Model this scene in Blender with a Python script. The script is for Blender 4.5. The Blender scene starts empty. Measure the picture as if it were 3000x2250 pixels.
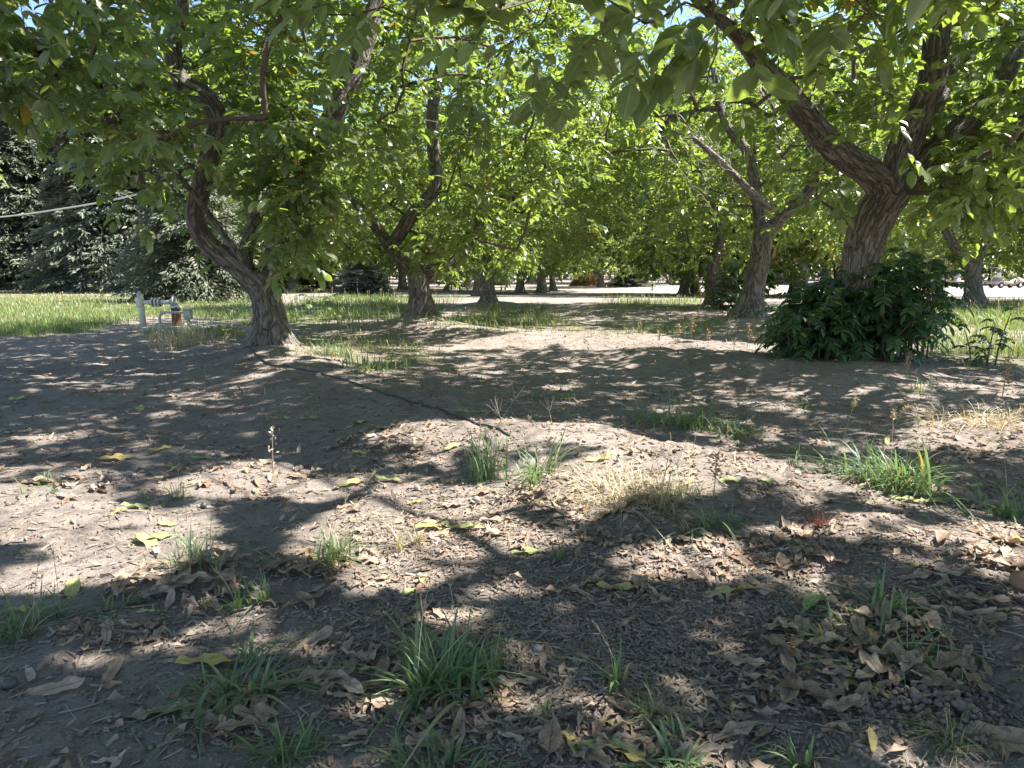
import bpy, math, random
import numpy as np
from math import radians as R

random.seed(7)
RNG = np.random.default_rng(7)
S = bpy.context.scene
COL = S.collection

# ------------------------------------------------------------------ camera, sky, sun, exposure
CAM_H, FPX, PITCH = 1.15, 2080.0, R(9.02)          # FPX: focal length in pixels of the 3000 px wide photograph
cam_d = bpy.data.cameras.new("camera"); cam = bpy.data.objects.new("camera", cam_d); COL.objects.link(cam)
cam.location = (0, 0, CAM_H); cam.rotation_euler = (R(90) - PITCH, 0, 0)
cam_d.sensor_fit = 'HORIZONTAL'; cam_d.sensor_width = 36.0; cam_d.lens = 36.0 * FPX / 3000.0
cam_d.clip_start = 0.05; cam_d.clip_end = 3000
S.camera = cam
SUN_EL, SUN_AZ = R(54), R(76)                      # azimuth clockwise from +Y (view direction)
SUNV = np.array([math.sin(SUN_AZ)*math.cos(SUN_EL), math.cos(SUN_AZ)*math.cos(SUN_EL), math.sin(SUN_EL)])
W = bpy.data.worlds.new("World"); S.world = W; W.use_nodes = True
nt = W.node_tree; bg = nt.nodes["Background"]
sky = nt.nodes.new("ShaderNodeTexSky"); sky.sky_type = 'NISHITA'; sky.sun_disc = False
sky.sun_elevation = SUN_EL; sky.sun_rotation = SUN_AZ; sky.air_density = 1.0; sky.dust_density = 0.3; sky.ozone_density = 2.0
nt.links.new(sky.outputs[0], bg.inputs[0]); bg.inputs[1].default_value = 0.085
sun_d = bpy.data.lights.new("sun", 'SUN'); sun_d.energy = 5.0; sun_d.angle = R(0.53); sun_d.color = (1.0, 0.965, 0.915)
sun = bpy.data.objects.new("sun", sun_d); COL.objects.link(sun)
sun.rotation_euler = (R(90) - SUN_EL, 0, math.pi - SUN_AZ)
sun.location = (0, 0, 30)
S.view_settings.view_transform = 'Standard'; S.view_settings.look = 'None'; S.view_settings.gamma = 1
S.view_settings.exposure = 1.88
S.cycles.max_bounces = 10; S.cycles.diffuse_bounces = 5; S.cycles.glossy_bounces = 3; S.cycles.transmission_bounces = 6
S.cycles.transparent_max_bounces = 8; S.cycles.caustics_reflective = False; S.cycles.caustics_refractive = False
S.cycles.sample_clamp_indirect = 6.0

# ------------------------------------------------------------------ geometry helpers
cp, sp = math.cos(PITCH), math.sin(PITCH)
def proj(P):
    """world points -> photograph pixels (3000 x 2250) and depth"""
    P = np.asarray(P, float); x, y, z = P[..., 0], P[..., 1], P[..., 2] - CAM_H
    d = y*cp - z*sp; v = y*sp + z*cp
    dd = np.where(d < 0.05, 0.05, d)
    return 1500 + FPX*x/dd, 1125 - FPX*v/dd, d
def ray(px, py):
    u = (px-1500)/FPX; v = -(py-1125)/FPX
    return np.array([u, cp + v*sp, -sp + v*cp])
def at(px, py, Y):
    r = ray(px, py); t = Y/r[1]
    return np.array([0, 0, CAM_H]) + r*t
TAB = np.random.default_rng(3).random((256, 256))
def vnoise(x, y):
    xi = np.floor(x).astype(int); yi = np.floor(y).astype(int); fx = x-xi; fy = y-yi
    fx = fx*fx*(3-2*fx); fy = fy*fy*(3-2*fy)
    a = TAB[xi & 255, yi & 255]; b = TAB[(xi+1) & 255, yi & 255]; c = TAB[xi & 255, (yi+1) & 255]; d = TAB[(xi+1) & 255, (yi+1) & 255]
    return (a*(1-fx)+b*fx)*(1-fy) + (c*(1-fx)+d*fx)*fy
def fbm(x, y, n=3):
    s = 0; a = .5; t = 0
    for k in range(n):
        s = s + a*vnoise(x*2**k + 17.3*k, y*2**k - 9.1*k); t += a; a *= .5
    return s/t
def noise3(P, f):
    return (vnoise(P[:, 0]*f+3.1, P[:, 1]*f) + vnoise(P[:, 1]*f+40.7, P[:, 2]*f) + vnoise(P[:, 2]*f+80.2, P[:, 0]*f))/3
def sstep(a, b, x):
    t = np.clip((x-a)/(b-a), 0, 1); return t*t*(3-2*t)
BERMS = []      # (polyline, height, width)
MOUNDS = []     # (x, y, height, radius)
def segdist(x, y, a, b):
    ax, ay = a; bx, by = b; L = (bx-ax)**2+(by-ay)**2
    t = np.clip(((x-ax)*(bx-ax)+(y-ay)*(by-ay))/L, 0, 1)
    return np.hypot(x-ax-t*(bx-ax), y-ay-t*(by-ay))
def height(x, y, fine=True):
    x = np.asarray(x, float); y = np.asarray(y, float)
    z = -0.62*sstep(24, 62, np.hypot(x*.6, y))
    for pl, h, w in BERMS:
        d = np.min([segdist(x, y, pl[i], pl[i+1]) for i in range(len(pl)-1)], axis=0)
        z = z + h*np.exp(-(d/w)**2)*(0.75+0.5*vnoise(x*.9+5, y*.9))
    for mx, my, h, r in MOUNDS:
        z = z + h*np.exp(-((x-mx)**2+(y-my)**2)/r**2)
    if fine:
        z = z + (1-sstep(16, 28, np.hypot(x, y)))*(0.05*(fbm(x*.35, y*.35, 2)-.5) + 0.030*(vnoise(x*1.7, y*1.7)-.5) + 0.025*(vnoise(x*5.1, y*5.1)-.5) + 0.015*(vnoise(x*13, y*13)-.5))
    return z
def G(px, py):
    """where the photograph's pixel meets the ground"""
    r = ray(px, py); ts = np.geomspace(0.8, 160, 500)
    P = np.array([0, 0, CAM_H]) + ts[:, None]*r
    below = P[:, 2] < height(P[:, 0], P[:, 1], False)
    if not below.any(): return P[-1]
    i = max(1, int(np.argmax(below))); a, b = ts[i-1], ts[i]
    for _ in range(14):
        m = (a+b)/2; p = np.array([0, 0, CAM_H]) + m*r
        if p[2] < height(p[0], p[1], False): b = m
        else: a = m
    p = np.array([0, 0, CAM_H]) + b*r
    return p
def gz(x, y): return float(height(x, y))

BERMS.append(([(-2.9, 8.7), (-0.15, 5.0), (1.65, 2.7), (2.6, 1.2)], 0.10, 0.75))
BERMS.append(([(-1.9, 14.5), (-0.5, 12.6), (2.2, 9.3), (3.6, 7.4)], 0.13, 0.9))
BERMS.append(([(-0.8, 23.0), (5.8, 17.0)], 0.13, 1.2))

def build(name, verts, faces=None, mat=None, parent=None, counts=None, loops=None, attrs=None, smooth=False, mats=None, midx=None, vattr=None):
    """one mesh object; faces as lists, or loops + counts as flat arrays"""
    me = bpy.data.meshes.new(name)
    verts = np.asarray(verts, np.float32)
    if loops is None:
        counts = np.array([len(f) for f in faces], np.int32)
        loops = np.array([i for f in faces for i in f], np.int32)
    loops = np.asarray(loops, np.int32); counts = np.asarray(counts, np.int32)
    me.vertices.add(len(verts)); me.vertices.foreach_set("co", verts.ravel())
    me.loops.add(len(loops)); me.loops.foreach_set("vertex_index", loops)
    me.polygons.add(len(counts))
    me.polygons.foreach_set("loop_start", np.concatenate([[0], np.cumsum(counts)[:-1]]).astype(np.int32))
    if smooth: me.polygons.foreach_set("use_smooth", np.ones(len(counts), bool))
    for m in (mats or ([mat] if mat else [])): me.materials.append(m)
    if midx is not None: me.polygons.foreach_set("material_index", np.asarray(midx, np.int32))
    for k, a in (attrs or {}).items():
        at_ = me.attributes.new(k, 'FLOAT', 'POINT'); at_.data.foreach_set("value", np.asarray(a, np.float32))
    for k, a in (vattr or {}).items():
        at_ = me.attributes.new(k, 'FLOAT_VECTOR', 'POINT'); at_.data.foreach_set("vector", np.asarray(a, np.float32).ravel())
    me.update(calc_edges=True); me.validate()
    o = bpy.data.objects.new(name, me); COL.objects.link(o)
    if parent: o.parent = parent
    return o
def tag(o, label=None, cat=None, group=None, kind=None):
    if label: o["label"] = label
    if cat: o["category"] = cat
    if group: o["group"] = group
    if kind: o["kind"] = kind
    return o
def empty(name, loc, label, cat, group=None, rz=0):
    o = bpy.data.objects.new(name, None); COL.objects.link(o); o.location = tuple(loc); o.rotation_euler = (0, 0, rz)
    o.empty_display_size = .2
    return tag(o, label, cat, group)
def copy_tree(o, parent=None):
    c = o.copy(); COL.objects.link(c)
    if parent: c.parent = parent
    for ch in list(o.children): copy_tree(ch, c)
    return c
class MB:
    """collects solid pieces of ONE mesh"""
    def __init__(s): s.v = []; s.f = []
    def add(s, v, f):
        n = len(s.v); s.v += [tuple(p) for p in v]; s.f += [[i+n for i in q] for q in f]; return s
    def box(s, x0, x1, y0, y1, z0, z1, bev=0.0, rot=None, org=(0, 0, 0)):
        b = min(bev, .45*min(x1-x0, y1-y0, z1-z0))
        if b <= 0:
            v = [(x, y, z) for z in (z0, z1) for x, y in ((x0, y0), (x1, y0), (x1, y1), (x0, y1))]
            f = [[0, 3, 2, 1], [4, 5, 6, 7], [0, 1, 5, 4], [1, 2, 6, 5], [2, 3, 7, 6], [3, 0, 4, 7]]
        else:
            v = []; f = []
            def rect(i, z): return [(x0+i+b*0, y0+i, z), (x1-i, y0+i, z), (x1-i, y1-i, z), (x0+i, y1-i, z)]
            def octo(i, z):
                return [(x0+i+b, y0+i, z), (x1-i-b, y0+i, z), (x1-i, y0+i+b, z), (x1-i, y1-i-b, z), (x1-i-b, y1-i, z), (x0+i+b, y1-i, z), (x0+i, y1-i-b, z), (x0+i, y0+i+b, z)]
            rings = [octo(b*.6, z0), octo(0, z0+b), octo(0, z1-b), octo(b*.6, z1)]
            for r in rings: v += r
            for k in range(3):
                for i in range(8): f.append([k*8+i, k*8+(i+1) % 8, (k+1)*8+(i+1) % 8, (k+1)*8+i])
            f.append(list(range(7, -1, -1))); f.append([24+i for i in range(8)])
        if rot is not None:
            c, q = math.cos(rot), math.sin(rot); ox, oy, oz = org
            v = [(ox+(x-ox)*c-(y-oy)*q, oy+(x-ox)*q+(y-oy)*c, z) for x, y, z in v]
        return s.add(v, f)
    def tube(s, pts, rad, n=8, caps=True):
        v, f = tube_vf(pts, rad, n, caps); return s.add(v, f)
    def lathe(s, prof, n=16, axis='z', loc=(0, 0, 0)):
        v = []; f = []
        for r, h in prof:
            for k in range(n):
                a = 2*math.pi*k/n
                p = (r*math.cos(a), r*math.sin(a), h)
                if axis == 'x': p = (p[2], p[0], p[1])
                if axis == 'y': p = (p[0], p[2], p[1])
                v.append((p[0]+loc[0], p[1]+loc[1], p[2]+loc[2]))
        for j in range(len(prof)-1):
            for k in range(n): f.append([j*n+k, j*n+(k+1) % n, (j+1)*n+(k+1) % n, (j+1)*n+k])
        f.append([k for k in range(n)][::-1]); f.append([(len(prof)-1)*n+k for k in range(n)])
        return s.add(v, f)
    def prism(s, outline, y0, y1):
        n = len(outline); v = [(x, y0, z) for x, z in outline]+[(x, y1, z) for x, z in outline]
        f = [list(range(n)), list(range(2*n-1, n-1, -1))]+[[i, i+n, (i+1) % n+n, (i+1) % n] for i in range(n)]
        return s.add(v, f)
    def build(s, name, mat, parent=None, smooth=False): return build(name, s.v, s.f, mat, parent, smooth=smooth)
def frames(pts):
    pts = np.asarray(pts, float); T = np.gradient(pts, axis=0); T /= np.linalg.norm(T, axis=1)[:, None]+1e-9
    up = np.array([0, 0, 1.]) if abs(T[0][2]) < .8 else np.array([1., 0, 0])
    N = []; n = np.cross(T[0], up); n /= np.linalg.norm(n)
    for t in T:
        n = n - t*np.dot(n, t); n /= np.linalg.norm(n)+1e-9; N.append(n)
    N = np.array(N); return T, N, np.cross(T, N)
def tube_vf(pts, rad, n=8, caps=True):
    pts = np.asarray(pts, float); rad = np.broadcast_to(np.asarray(rad, float), (len(pts),))
    T, N, B = frames(pts); a = np.arange(n)*2*math.pi/n
    V = pts[:, None, :] + rad[:, None, None]*(np.cos(a)[None, :, None]*N[:, None, :]+np.sin(a)[None, :, None]*B[:, None, :])
    m = len(pts); f = []
    for j in range(m-1):
        for k in range(n): f.append([j*n+k, j*n+(k+1) % n, (j+1)*n+(k+1) % n, (j+1)*n+k])
    if caps: f.append(list(range(n))[::-1]); f.append([(m-1)*n+k for k in range(n)])
    return V.reshape(-1, 3), f
def resample(pts, step, rad=None):
    """Catmull-Rom through the points"""
    pts = np.asarray(pts, float); n = len(pts)
    P = np.vstack([2*pts[0]-pts[1], pts, 2*pts[-1]-pts[-2]])
    out = []; ro = []
    for i in range(n-1):
        p0, p1, p2, p3 = P[i:i+4]; k = max(1, int(np.linalg.norm(p2-p1)/step))
        for j in range(k):
            t = j/k
            out.append(.5*((2*p1)+(-p0+p2)*t+(2*p0-5*p1+4*p2-p3)*t*t+(-p0+3*p1-3*p2+p3)*t**3))
            if rad is not None: ro.append(rad[i]*(1-t)+rad[i+1]*t)
    out.append(pts[-1])
    if rad is not None: ro.append(rad[-1]); return np.array(out), np.array(ro)
    return np.array(out)

# ------------------------------------------------------------------ materials
def new_mat(name):
    m = bpy.data.materials.new(name); m.use_nodes = True; t = m.node_tree
    b = t.nodes["Principled BSDF"]; return m, t, b
def nd(t, typ, **kw):
    n = t.nodes.new("ShaderNode"+typ)
    for k, v in kw.items():
        if k.startswith("i_"):
            key = k[2:]; n.inputs[int(key) if key.isdigit() else key].default_value = v
        else: setattr(n, k, v)
    return n
def ramp(t, fac, stops):
    r = t.nodes.new("ShaderNodeValToRGB"); e = r.color_ramp.elements
    while len(e) < len(stops): e.new(.5)
    for q, (p, c) in zip(e, stops): q.position = p; q.color = (*c, 1) if len(c) == 3 else c
    t.links.new(fac, r.inputs[0]); return r
def mixc(t, fac, a, b):
    m = t.nodes.new("ShaderNodeMix"); m.data_type = 'RGBA'
    for s, v in ((0, fac), (6, a), (7, b)):
        if hasattr(v, "is_linked"): t.links.new(v, m.inputs[s])
        else: m.inputs[s].default_value = v if s == 0 else (*v, 1)
    return m.outputs[2]
def math_(t, op, a, b=0.5):
    m = t.nodes.new("ShaderNodeMath"); m.operation = op
    for s, v in ((0, a), (1, b)):
        if hasattr(v, "is_linked"): t.links.new(v, m.inputs[s])
        else: m.inputs[s].default_value = v
    return m.outputs[0]
def plain(name, col, rough=.6, metal=0.0, var=.25, scale=8, bump=.15):
    """painted or weathered surface with soft mottling and grime"""
    m, t, b = new_mat(name); co = nd(t, "TexCoord").outputs["Object"]
    n = nd(t, "TexNoise", i_Scale=scale, i_Detail=6.0, i_Roughness=.65); t.links.new(co, n.inputs["Vector"])
    c = mixc(t, n.outputs[0], tuple(x*(1-var) for x in col), tuple(min(1, x*(1+var)) for x in col))
    t.links.new(c, b.inputs["Base Color"]); b.inputs["Roughness"].default_value = rough; b.inputs["Metallic"].default_value = metal
    n2 = nd(t, "TexNoise", i_Scale=scale*6, i_Detail=4.0); t.links.new(co, n2.inputs["Vector"])
    bp = nd(t, "Bump", i_Strength=bump, i_Distance=.01); t.links.new(n2.outputs[0], bp.inputs["Height"]); t.links.new(bp.outputs[0], b.inputs["Normal"])
    return m
def leaf_mat(name, dark, mid, light, trans, tmix=.42, rough=.42, spec=.5, aut=(.32, .24, .03)):
    """a leaf: glossy diffuse face plus light passing through; attribute tint picks the leaf's own green (above .93: turning yellow)"""
    m, t, b = new_mat(name); a = nd(t, "Attribute", attribute_name="tint").outputs["Fac"]
    r = ramp(t, a, [(0, dark), (.5, mid), (.9, light), (.96, aut)])
    mv = nd(t, "Attribute", attribute_name="mid").outputs["Fac"]; vein = ramp(t, mv, [(.86, (0, 0, 0)), (.97, (.55, .55, .55))]).outputs[0]
    nz_ = nd(t, "TexNoise", i_Scale=45.0, i_Detail=4.0); t.links.new(nd(t, "TexCoord").outputs["Object"], nz_.inputs[0])
    cc = mixc(t, ramp(t, nz_.outputs[0], [(.35, (0, 0, 0)), (.75, (.45, .45, .45))]).outputs[0], r.outputs[0], tuple(x*1.5 for x in light))
    t.links.new(mixc(t, vein, cc, tuple(min(1, x*2.1) for x in light)), b.inputs["Base Color"]); b.inputs["Roughness"].default_value = rough
    b.inputs["Specular IOR Level"].default_value = spec
    tr = t.nodes.new("ShaderNodeBsdfTranslucent")
    r2 = ramp(t, a, [(0, tuple(x*.8 for x in trans)), (.9, tuple(x*1.15 for x in trans)), (.96, (.5, .34, .03))])
    t.links.new(r2.outputs[0], tr.inputs[0])
    mx = t.nodes.new("ShaderNodeMixShader"); mx.inputs[0].default_value = tmix
    t.links.new(b.outputs[0], mx.inputs[1]); t.links.new(tr.outputs[0], mx.inputs[2])
    t.links.new(mx.outputs[0], t.nodes["Material Output"].inputs[0]); return m
M = {}
M['leaf'] = leaf_mat("walnut_leaf", (.064, .094, .043), (.102, .138, .058), (.15, .19, .07), (.35, .47, .055), .42, .34, .62)
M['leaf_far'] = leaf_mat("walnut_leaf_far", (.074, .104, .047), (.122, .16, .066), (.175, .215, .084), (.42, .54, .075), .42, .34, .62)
M['leaf_cool'] = leaf_mat("shaded_walnut_leaf", (.068, .10, .055), (.11, .148, .076), (.16, .20, .098), (.36, .48, .07), .40, .32, .7)  # copy of the leaf with shade and sky reflection put into its cooler green
M['leaf_grey'] = leaf_mat("grey_green_leaf", (.07, .095, .05), (.10, .13, .07), (.14, .17, .09), (.16, .22, .07), .3)
M['sucker'] = leaf_mat("dark_sapling_leaf", (.032, .066, .034), (.05, .10, .046), (.078, .14, .058), (.14, .25, .04), .3, .38, .5)
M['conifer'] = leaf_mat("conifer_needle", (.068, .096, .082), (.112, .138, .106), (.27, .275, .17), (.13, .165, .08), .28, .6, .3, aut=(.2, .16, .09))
M['grass'] = leaf_mat("grass_blade", (.055, .095, .038), (.115, .168, .058), (.185, .235, .078), (.24, .33, .05), .35, .45, .5, aut=(.42, .36, .22))
M['tuft'] = leaf_mat("grey_green_blade", (.075, .125, .07), (.125, .19, .095), (.19, .26, .12), (.22, .33, .09), .35, .42, .5, aut=(.42, .36, .22))
M['straw'] = leaf_mat("dry_straw", (.30, .25, .16), (.44, .37, .25), (.54, .47, .34), (.40, .34, .22), .25, .7, .2, aut=(.50, .44, .32))
M['redm'] = leaf_mat("red_weed_leaf", (.10, .04, .03), (.13, .055, .04), (.17, .075, .055), (.2, .07, .04), .25, .6, .3)
def bark_mat(name, light, dark):
    """furrowed bark: long branching cracks between flat grey ridges"""
    m, t, b = new_mat(name); v = nd(t, "Attribute", attribute_name="bark").outputs["Vector"]
    def crack(scale, zs, det, warp):
        mp = t.nodes.new("ShaderNodeVectorMath"); mp.operation = 'MULTIPLY'; mp.inputs[1].default_value = (1, 1, zs); t.links.new(v, mp.inputs[0])
        n = nd(t, "TexNoise", i_Scale=scale, i_Detail=det, i_Roughness=.55, i_Distortion=warp); t.links.new(mp.outputs[0], n.inputs["Vector"])
        return math_(t, 'MULTIPLY', math_(t, 'ABSOLUTE', math_(t, 'SUBTRACT', n.outputs[0], .5), 0), 5.0)
    c1, c2 = crack(15.0, 1.05, 3.0, .5), crack(32.0, 1.0, 3.0, .5)
    n2 = nd(t, "TexNoise", i_Scale=75.0, i_Detail=6.0, i_Roughness=.7); t.links.new(v, n2.inputs["Vector"])
    n3 = nd(t, "TexNoise", i_Scale=4.0, i_Detail=5.0, i_Roughness=.65); t.links.new(v, n3.inputs["Vector"])
    e1 = ramp(t, c1, [(0, (0, 0, 0)), (.30, (.85, .85, .85)), (1, (1, 1, 1))]).outputs[0]; e2 = ramp(t, c2, [(0, (0, 0, 0)), (.4, (1, 1, 1))]).outputs[0]
    hgt = math_(t, 'ADD', math_(t, 'MULTIPLY', e1, 1.0), math_(t, 'ADD', math_(t, 'MULTIPLY', e2, .45), math_(t, 'MULTIPLY', n2.outputs[0], .4)))
    k = math_(t, 'MULTIPLY', e1, math_(t, 'ADD', math_(t, 'MULTIPLY', e2, .4), .6))
    l = mixc(t, ramp(t, n3.outputs[0], [(.3, (0, 0, 0)), (.7, (1, 1, 1))]).outputs[0], tuple(x*.68 for x in light), tuple(x*1.2 for x in light))
    l = mixc(t, n2.outputs[0], l, tuple(x*.9 for x in light))
    t.links.new(mixc(t, k, dark, l), b.inputs["Base Color"]); b.inputs["Roughness"].default_value = .92; b.inputs["Specular IOR Level"].default_value = .2
    bp = nd(t, "Bump", i_Strength=1.0, i_Distance=.028); t.links.new(hgt, bp.inputs["Height"]); t.links.new(bp.outputs[0], b.inputs["Normal"])
    return m
M['bark'] = bark_mat("walnut_bark", (.315, .28, .25), (.105, .085, .07))
M['bark_brown'] = bark_mat("young_limb_bark", (.17, .115, .08), (.07, .045, .03))
M['bark_dead'] = bark_mat("dead_grey_bark", (.42, .38, .33), (.2, .17, .14))
def twig_mat():
    m, t, b = new_mat("twig_bark"); n = nd(t, "TexNoise", i_Scale=30.0, i_Detail=4.0); co = nd(t, "TexCoord").outputs["Object"]; t.links.new(co, n.inputs[0])
    t.links.new(mixc(t, n.outputs[0], (.06, .045, .032), (.16, .125, .09)), b.inputs["Base Color"]); b.inputs["Roughness"].default_value = .85; return m
M['twig'] = twig_mat()
def soil_mat():
    m, t, b = new_mat("orchard_soil"); co = nd(t, "TexCoord").outputs["Object"]
    def nz(s, d=5.0, r=.6, dist=0.0):
        n = nd(t, "TexNoise", i_Scale=s, i_Detail=d, i_Roughness=r, i_Distortion=dist); t.links.new(co, n.inputs["Vector"]); return n.outputs[0]
    big, midn, fin, grit = nz(.35, 4.0), nz(2.2, 5.0, .6, .4), nz(16., 6.0, .7), nz(110., 4.0, .7)
    c = mixc(t, ramp(t, big, [(.35, (0, 0, 0)), (.65, (1, 1, 1))]).outputs[0], (.25, .208, .178), (.345, .295, .256))
    c = mixc(t, ramp(t, midn, [(.42, (0, 0, 0)), (.7, (.7, .7, .7))]).outputs[0], c, (.18, .138, .108))
    c = mixc(t, ramp(t, fin, [(.35, (.55, .55, .55)), (.55, (0, 0, 0))]).outputs[0], c, (.17, .135, .11))
    c = mixc(t, ramp(t, grit, [(.3, (.6, .6, .6)), (.48, (0, 0, 0))]).outputs[0], c, (.13, .103, .085))
    c = mixc(t, ramp(t, grit, [(.58, (0, 0, 0)), (.72, (.6, .6, .6))]).outputs[0], c, (.46, .40, .345))
    # grassy dirt is greener further out
    a = nd(t, "Attribute", attribute_name="green").outputs["Fac"]
    g = mixc(t, midn, (.10, .125, .045), (.16, .17, .07))
    c = mixc(t, a, c, g)
    rd = nd(t, "Attribute", attribute_name="pale").outputs["Fac"]
    c = mixc(t, rd, c, mixc(t, fin, (.42, .375, .325), (.52, .47, .41)))
    t.links.new(c, b.inputs["Base Color"]); b.inputs["Roughness"].default_value = .95; b.inputs["Specular IOR Level"].default_value = .15
    h = math_(t, 'ADD', math_(t, 'MULTIPLY', fin, 1.0), math_(t, 'MULTIPLY', grit, .35))
    bp = nd(t, "Bump", i_Strength=1.0, i_Distance=.03); t.links.new(h, bp.inputs["Height"]); t.links.new(bp.outputs[0], b.inputs["Normal"])
    return m
M['soil'] = soil_mat()
def litter_mat(name, stops, rough=.75, tmix=.12):
    m, t, b = new_mat(name); a = nd(t, "Attribute", attribute_name="tint").outputs["Fac"]
    oi = nd(t, "ObjectInfo").outputs["Random"]; co = nd(t, "TexCoord").outputs["Object"]
    k = math_(t, 'FRACT', math_(t, 'ADD', a, oi), 0)
    r = ramp(t, k, stops); n = nd(t, "TexNoise", i_Scale=22.0, i_Detail=5.0, i_Roughness=.7); t.links.new(co, n.inputs["Vector"])
    dk = mixc(t, .5, r.outputs[0], (.10, .06, .035))
    sp_ = ramp(t, n.outputs[0], [(.33, (1, 1, 1)), (.52, (0, 0, 0))]).outputs[0]
    lt = nd(t, "Attribute", attribute_name="lt").outputs["Fac"]; lv = nd(t, "Attribute", attribute_name="lv").outputs["Fac"]
    on = math_(t, 'GREATER_THAN', lt, .001); fr = math_(t, 'FRACT', math_(t, 'SUBTRACT', math_(t, 'MULTIPLY', lt, 10.0), math_(t, 'MULTIPLY', lv, 1.6)), 0)
    ve = math_(t, 'MULTIPLY', on, math_(t, 'MAXIMUM', math_(t, 'MULTIPLY', math_(t, 'LESS_THAN', fr, .16), .35), math_(t, 'MULTIPLY', math_(t, 'LESS_THAN', lv, .10), .6)))
    c = mixc(t, sp_, r.outputs[0], dk); c = mixc(t, ve, c, (.13, .085, .055) if tmix < .15 else (.62, .58, .30)); t.links.new(c, b.inputs["Base Color"]); b.inputs["Roughness"].default_value = rough
    b.inputs["Specular IOR Level"].default_value = .25
    bp = nd(t, "Bump", i_Strength=.5, i_Distance=.004); t.links.new(n.outputs[0], bp.inputs["Height"]); t.links.new(bp.outputs[0], b.inputs["Normal"])
    tr = t.nodes.new("ShaderNodeBsdfTranslucent"); t.links.new(c, tr.inputs[0]); mx = t.nodes.new("ShaderNodeMixShader"); mx.inputs[0].default_value = tmix
    t.links.new(b.outputs[0], mx.inputs[1]); t.links.new(tr.outputs[0], mx.inputs[2]); t.links.new(mx.outputs[0], t.nodes["Material Output"].inputs[0])
    return m
M['dry_leaf'] = litter_mat("dry_brown_leaf", [(0, (.33, .235, .165)), (.25, (.43, .325, .24)), (.5, (.27, .175, .115)), (.75, (.50, .405, .305)), (1, (.36, .25, .17))])
M['yellow_leaf'] = litter_mat("yellow_leaf", [(0, (.52, .42, .15)), (.5, (.50, .45, .19)), (1, (.55, .40, .13))], .6, .2)
M['green_leaf'] = litter_mat("green_fallen_leaf", [(0, (.30, .38, .14)), (.5, (.38, .43, .18)), (1, (.27, .35, .14))], .5, .2)
M['chip'] = litter_mat("wood_chip", [(0, (.20, .155, .12)), (.3, (.29, .235, .185)), (.6, (.14, .105, .08)), (.8, (.38, .315, .25)), (1, (.24, .18, .14))], .9, 0.0)
M['clod'] = plain("soil_clod", (.18, .145, .12), .95, 0, .3, 30, .6)
M['nut'] = plain("green_walnut_hull", (.16, .20, .06), .5, 0, .2, 40, .1)
M['pvc'] = plain("white_pvc", (.58, .55, .50), .5, 0, .3, 14, .05)
M['rust'] = plain("rusty_steel", (.19, .085, .055), .85, .2, .45, 14, .4)
M['galv'] = plain("grey_conduit", (.36, .38, .37), .5, .3, .15, 12, .08)
M['concrete'] = plain("old_concrete", (.34, .31, .275), .9, 0, .25, 6, .4)
M['iron'] = plain("dark_bolted_iron", (.09, .085, .08), .6, .4, .3, 20, .2)
M['hose'] = plain("black_poly_hose", (.045, .04, .038), .6, 0, .5, 14, .1)
M['cable'] = plain("white_cable", (.62, .62, .62), .5, 0, .1, 5, .05)
M['teal'] = plain("dark_teal_paint", (.02, .065, .075), .5, .1, .25, 5, .1)
M['white'] = plain("white_paint", (.72, .71, .68), .5, 0, .1, 6, .1)
M['cream'] = plain("cream_bodywork", (.46, .385, .285), .35, 0, .1, 4, .05)
M['tyre'] = plain("black_tyre", (.03, .028, .027), .85, 0, .3, 20, .3)
M['darksteel'] = plain("dark_steel", (.07, .065, .06), .6, .5, .3, 9, .2)
M['rail'] = plain("fence_pipe", (.16, .14, .125), .6, .3, .3, 7, .15)
M['greywood'] = plain("weathered_wood", (.27, .235, .205), .9, 0, .3, 9, .4)
M['brownwood'] = plain("brown_boards", (.25, .14, .09), .9, 0, .3, 9, .4)
M['roofing'] = plain("grey_roofing", (.30, .30, .31), .7, .1, .2, 5, .2)
M['brush'] = plain("dead_brush", (.30, .17, .11), .9, 0, .4, 11, .3)
M['stemred'] = plain("dry_weed_stem", (.34, .23, .13), .85, 0, .4, 20, .3)
M['redweed'] = plain("red_weed", (.20, .045, .03), .8, 0, .4, 20, .3)
M['flower'] = plain("red_petal", (.45, .10, .08), .6, 0, .25, 12, .1)
M['glass'] = plain("grey_screen", (.55, .58, .6), .1, 0, .05, 4, .02)

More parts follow.
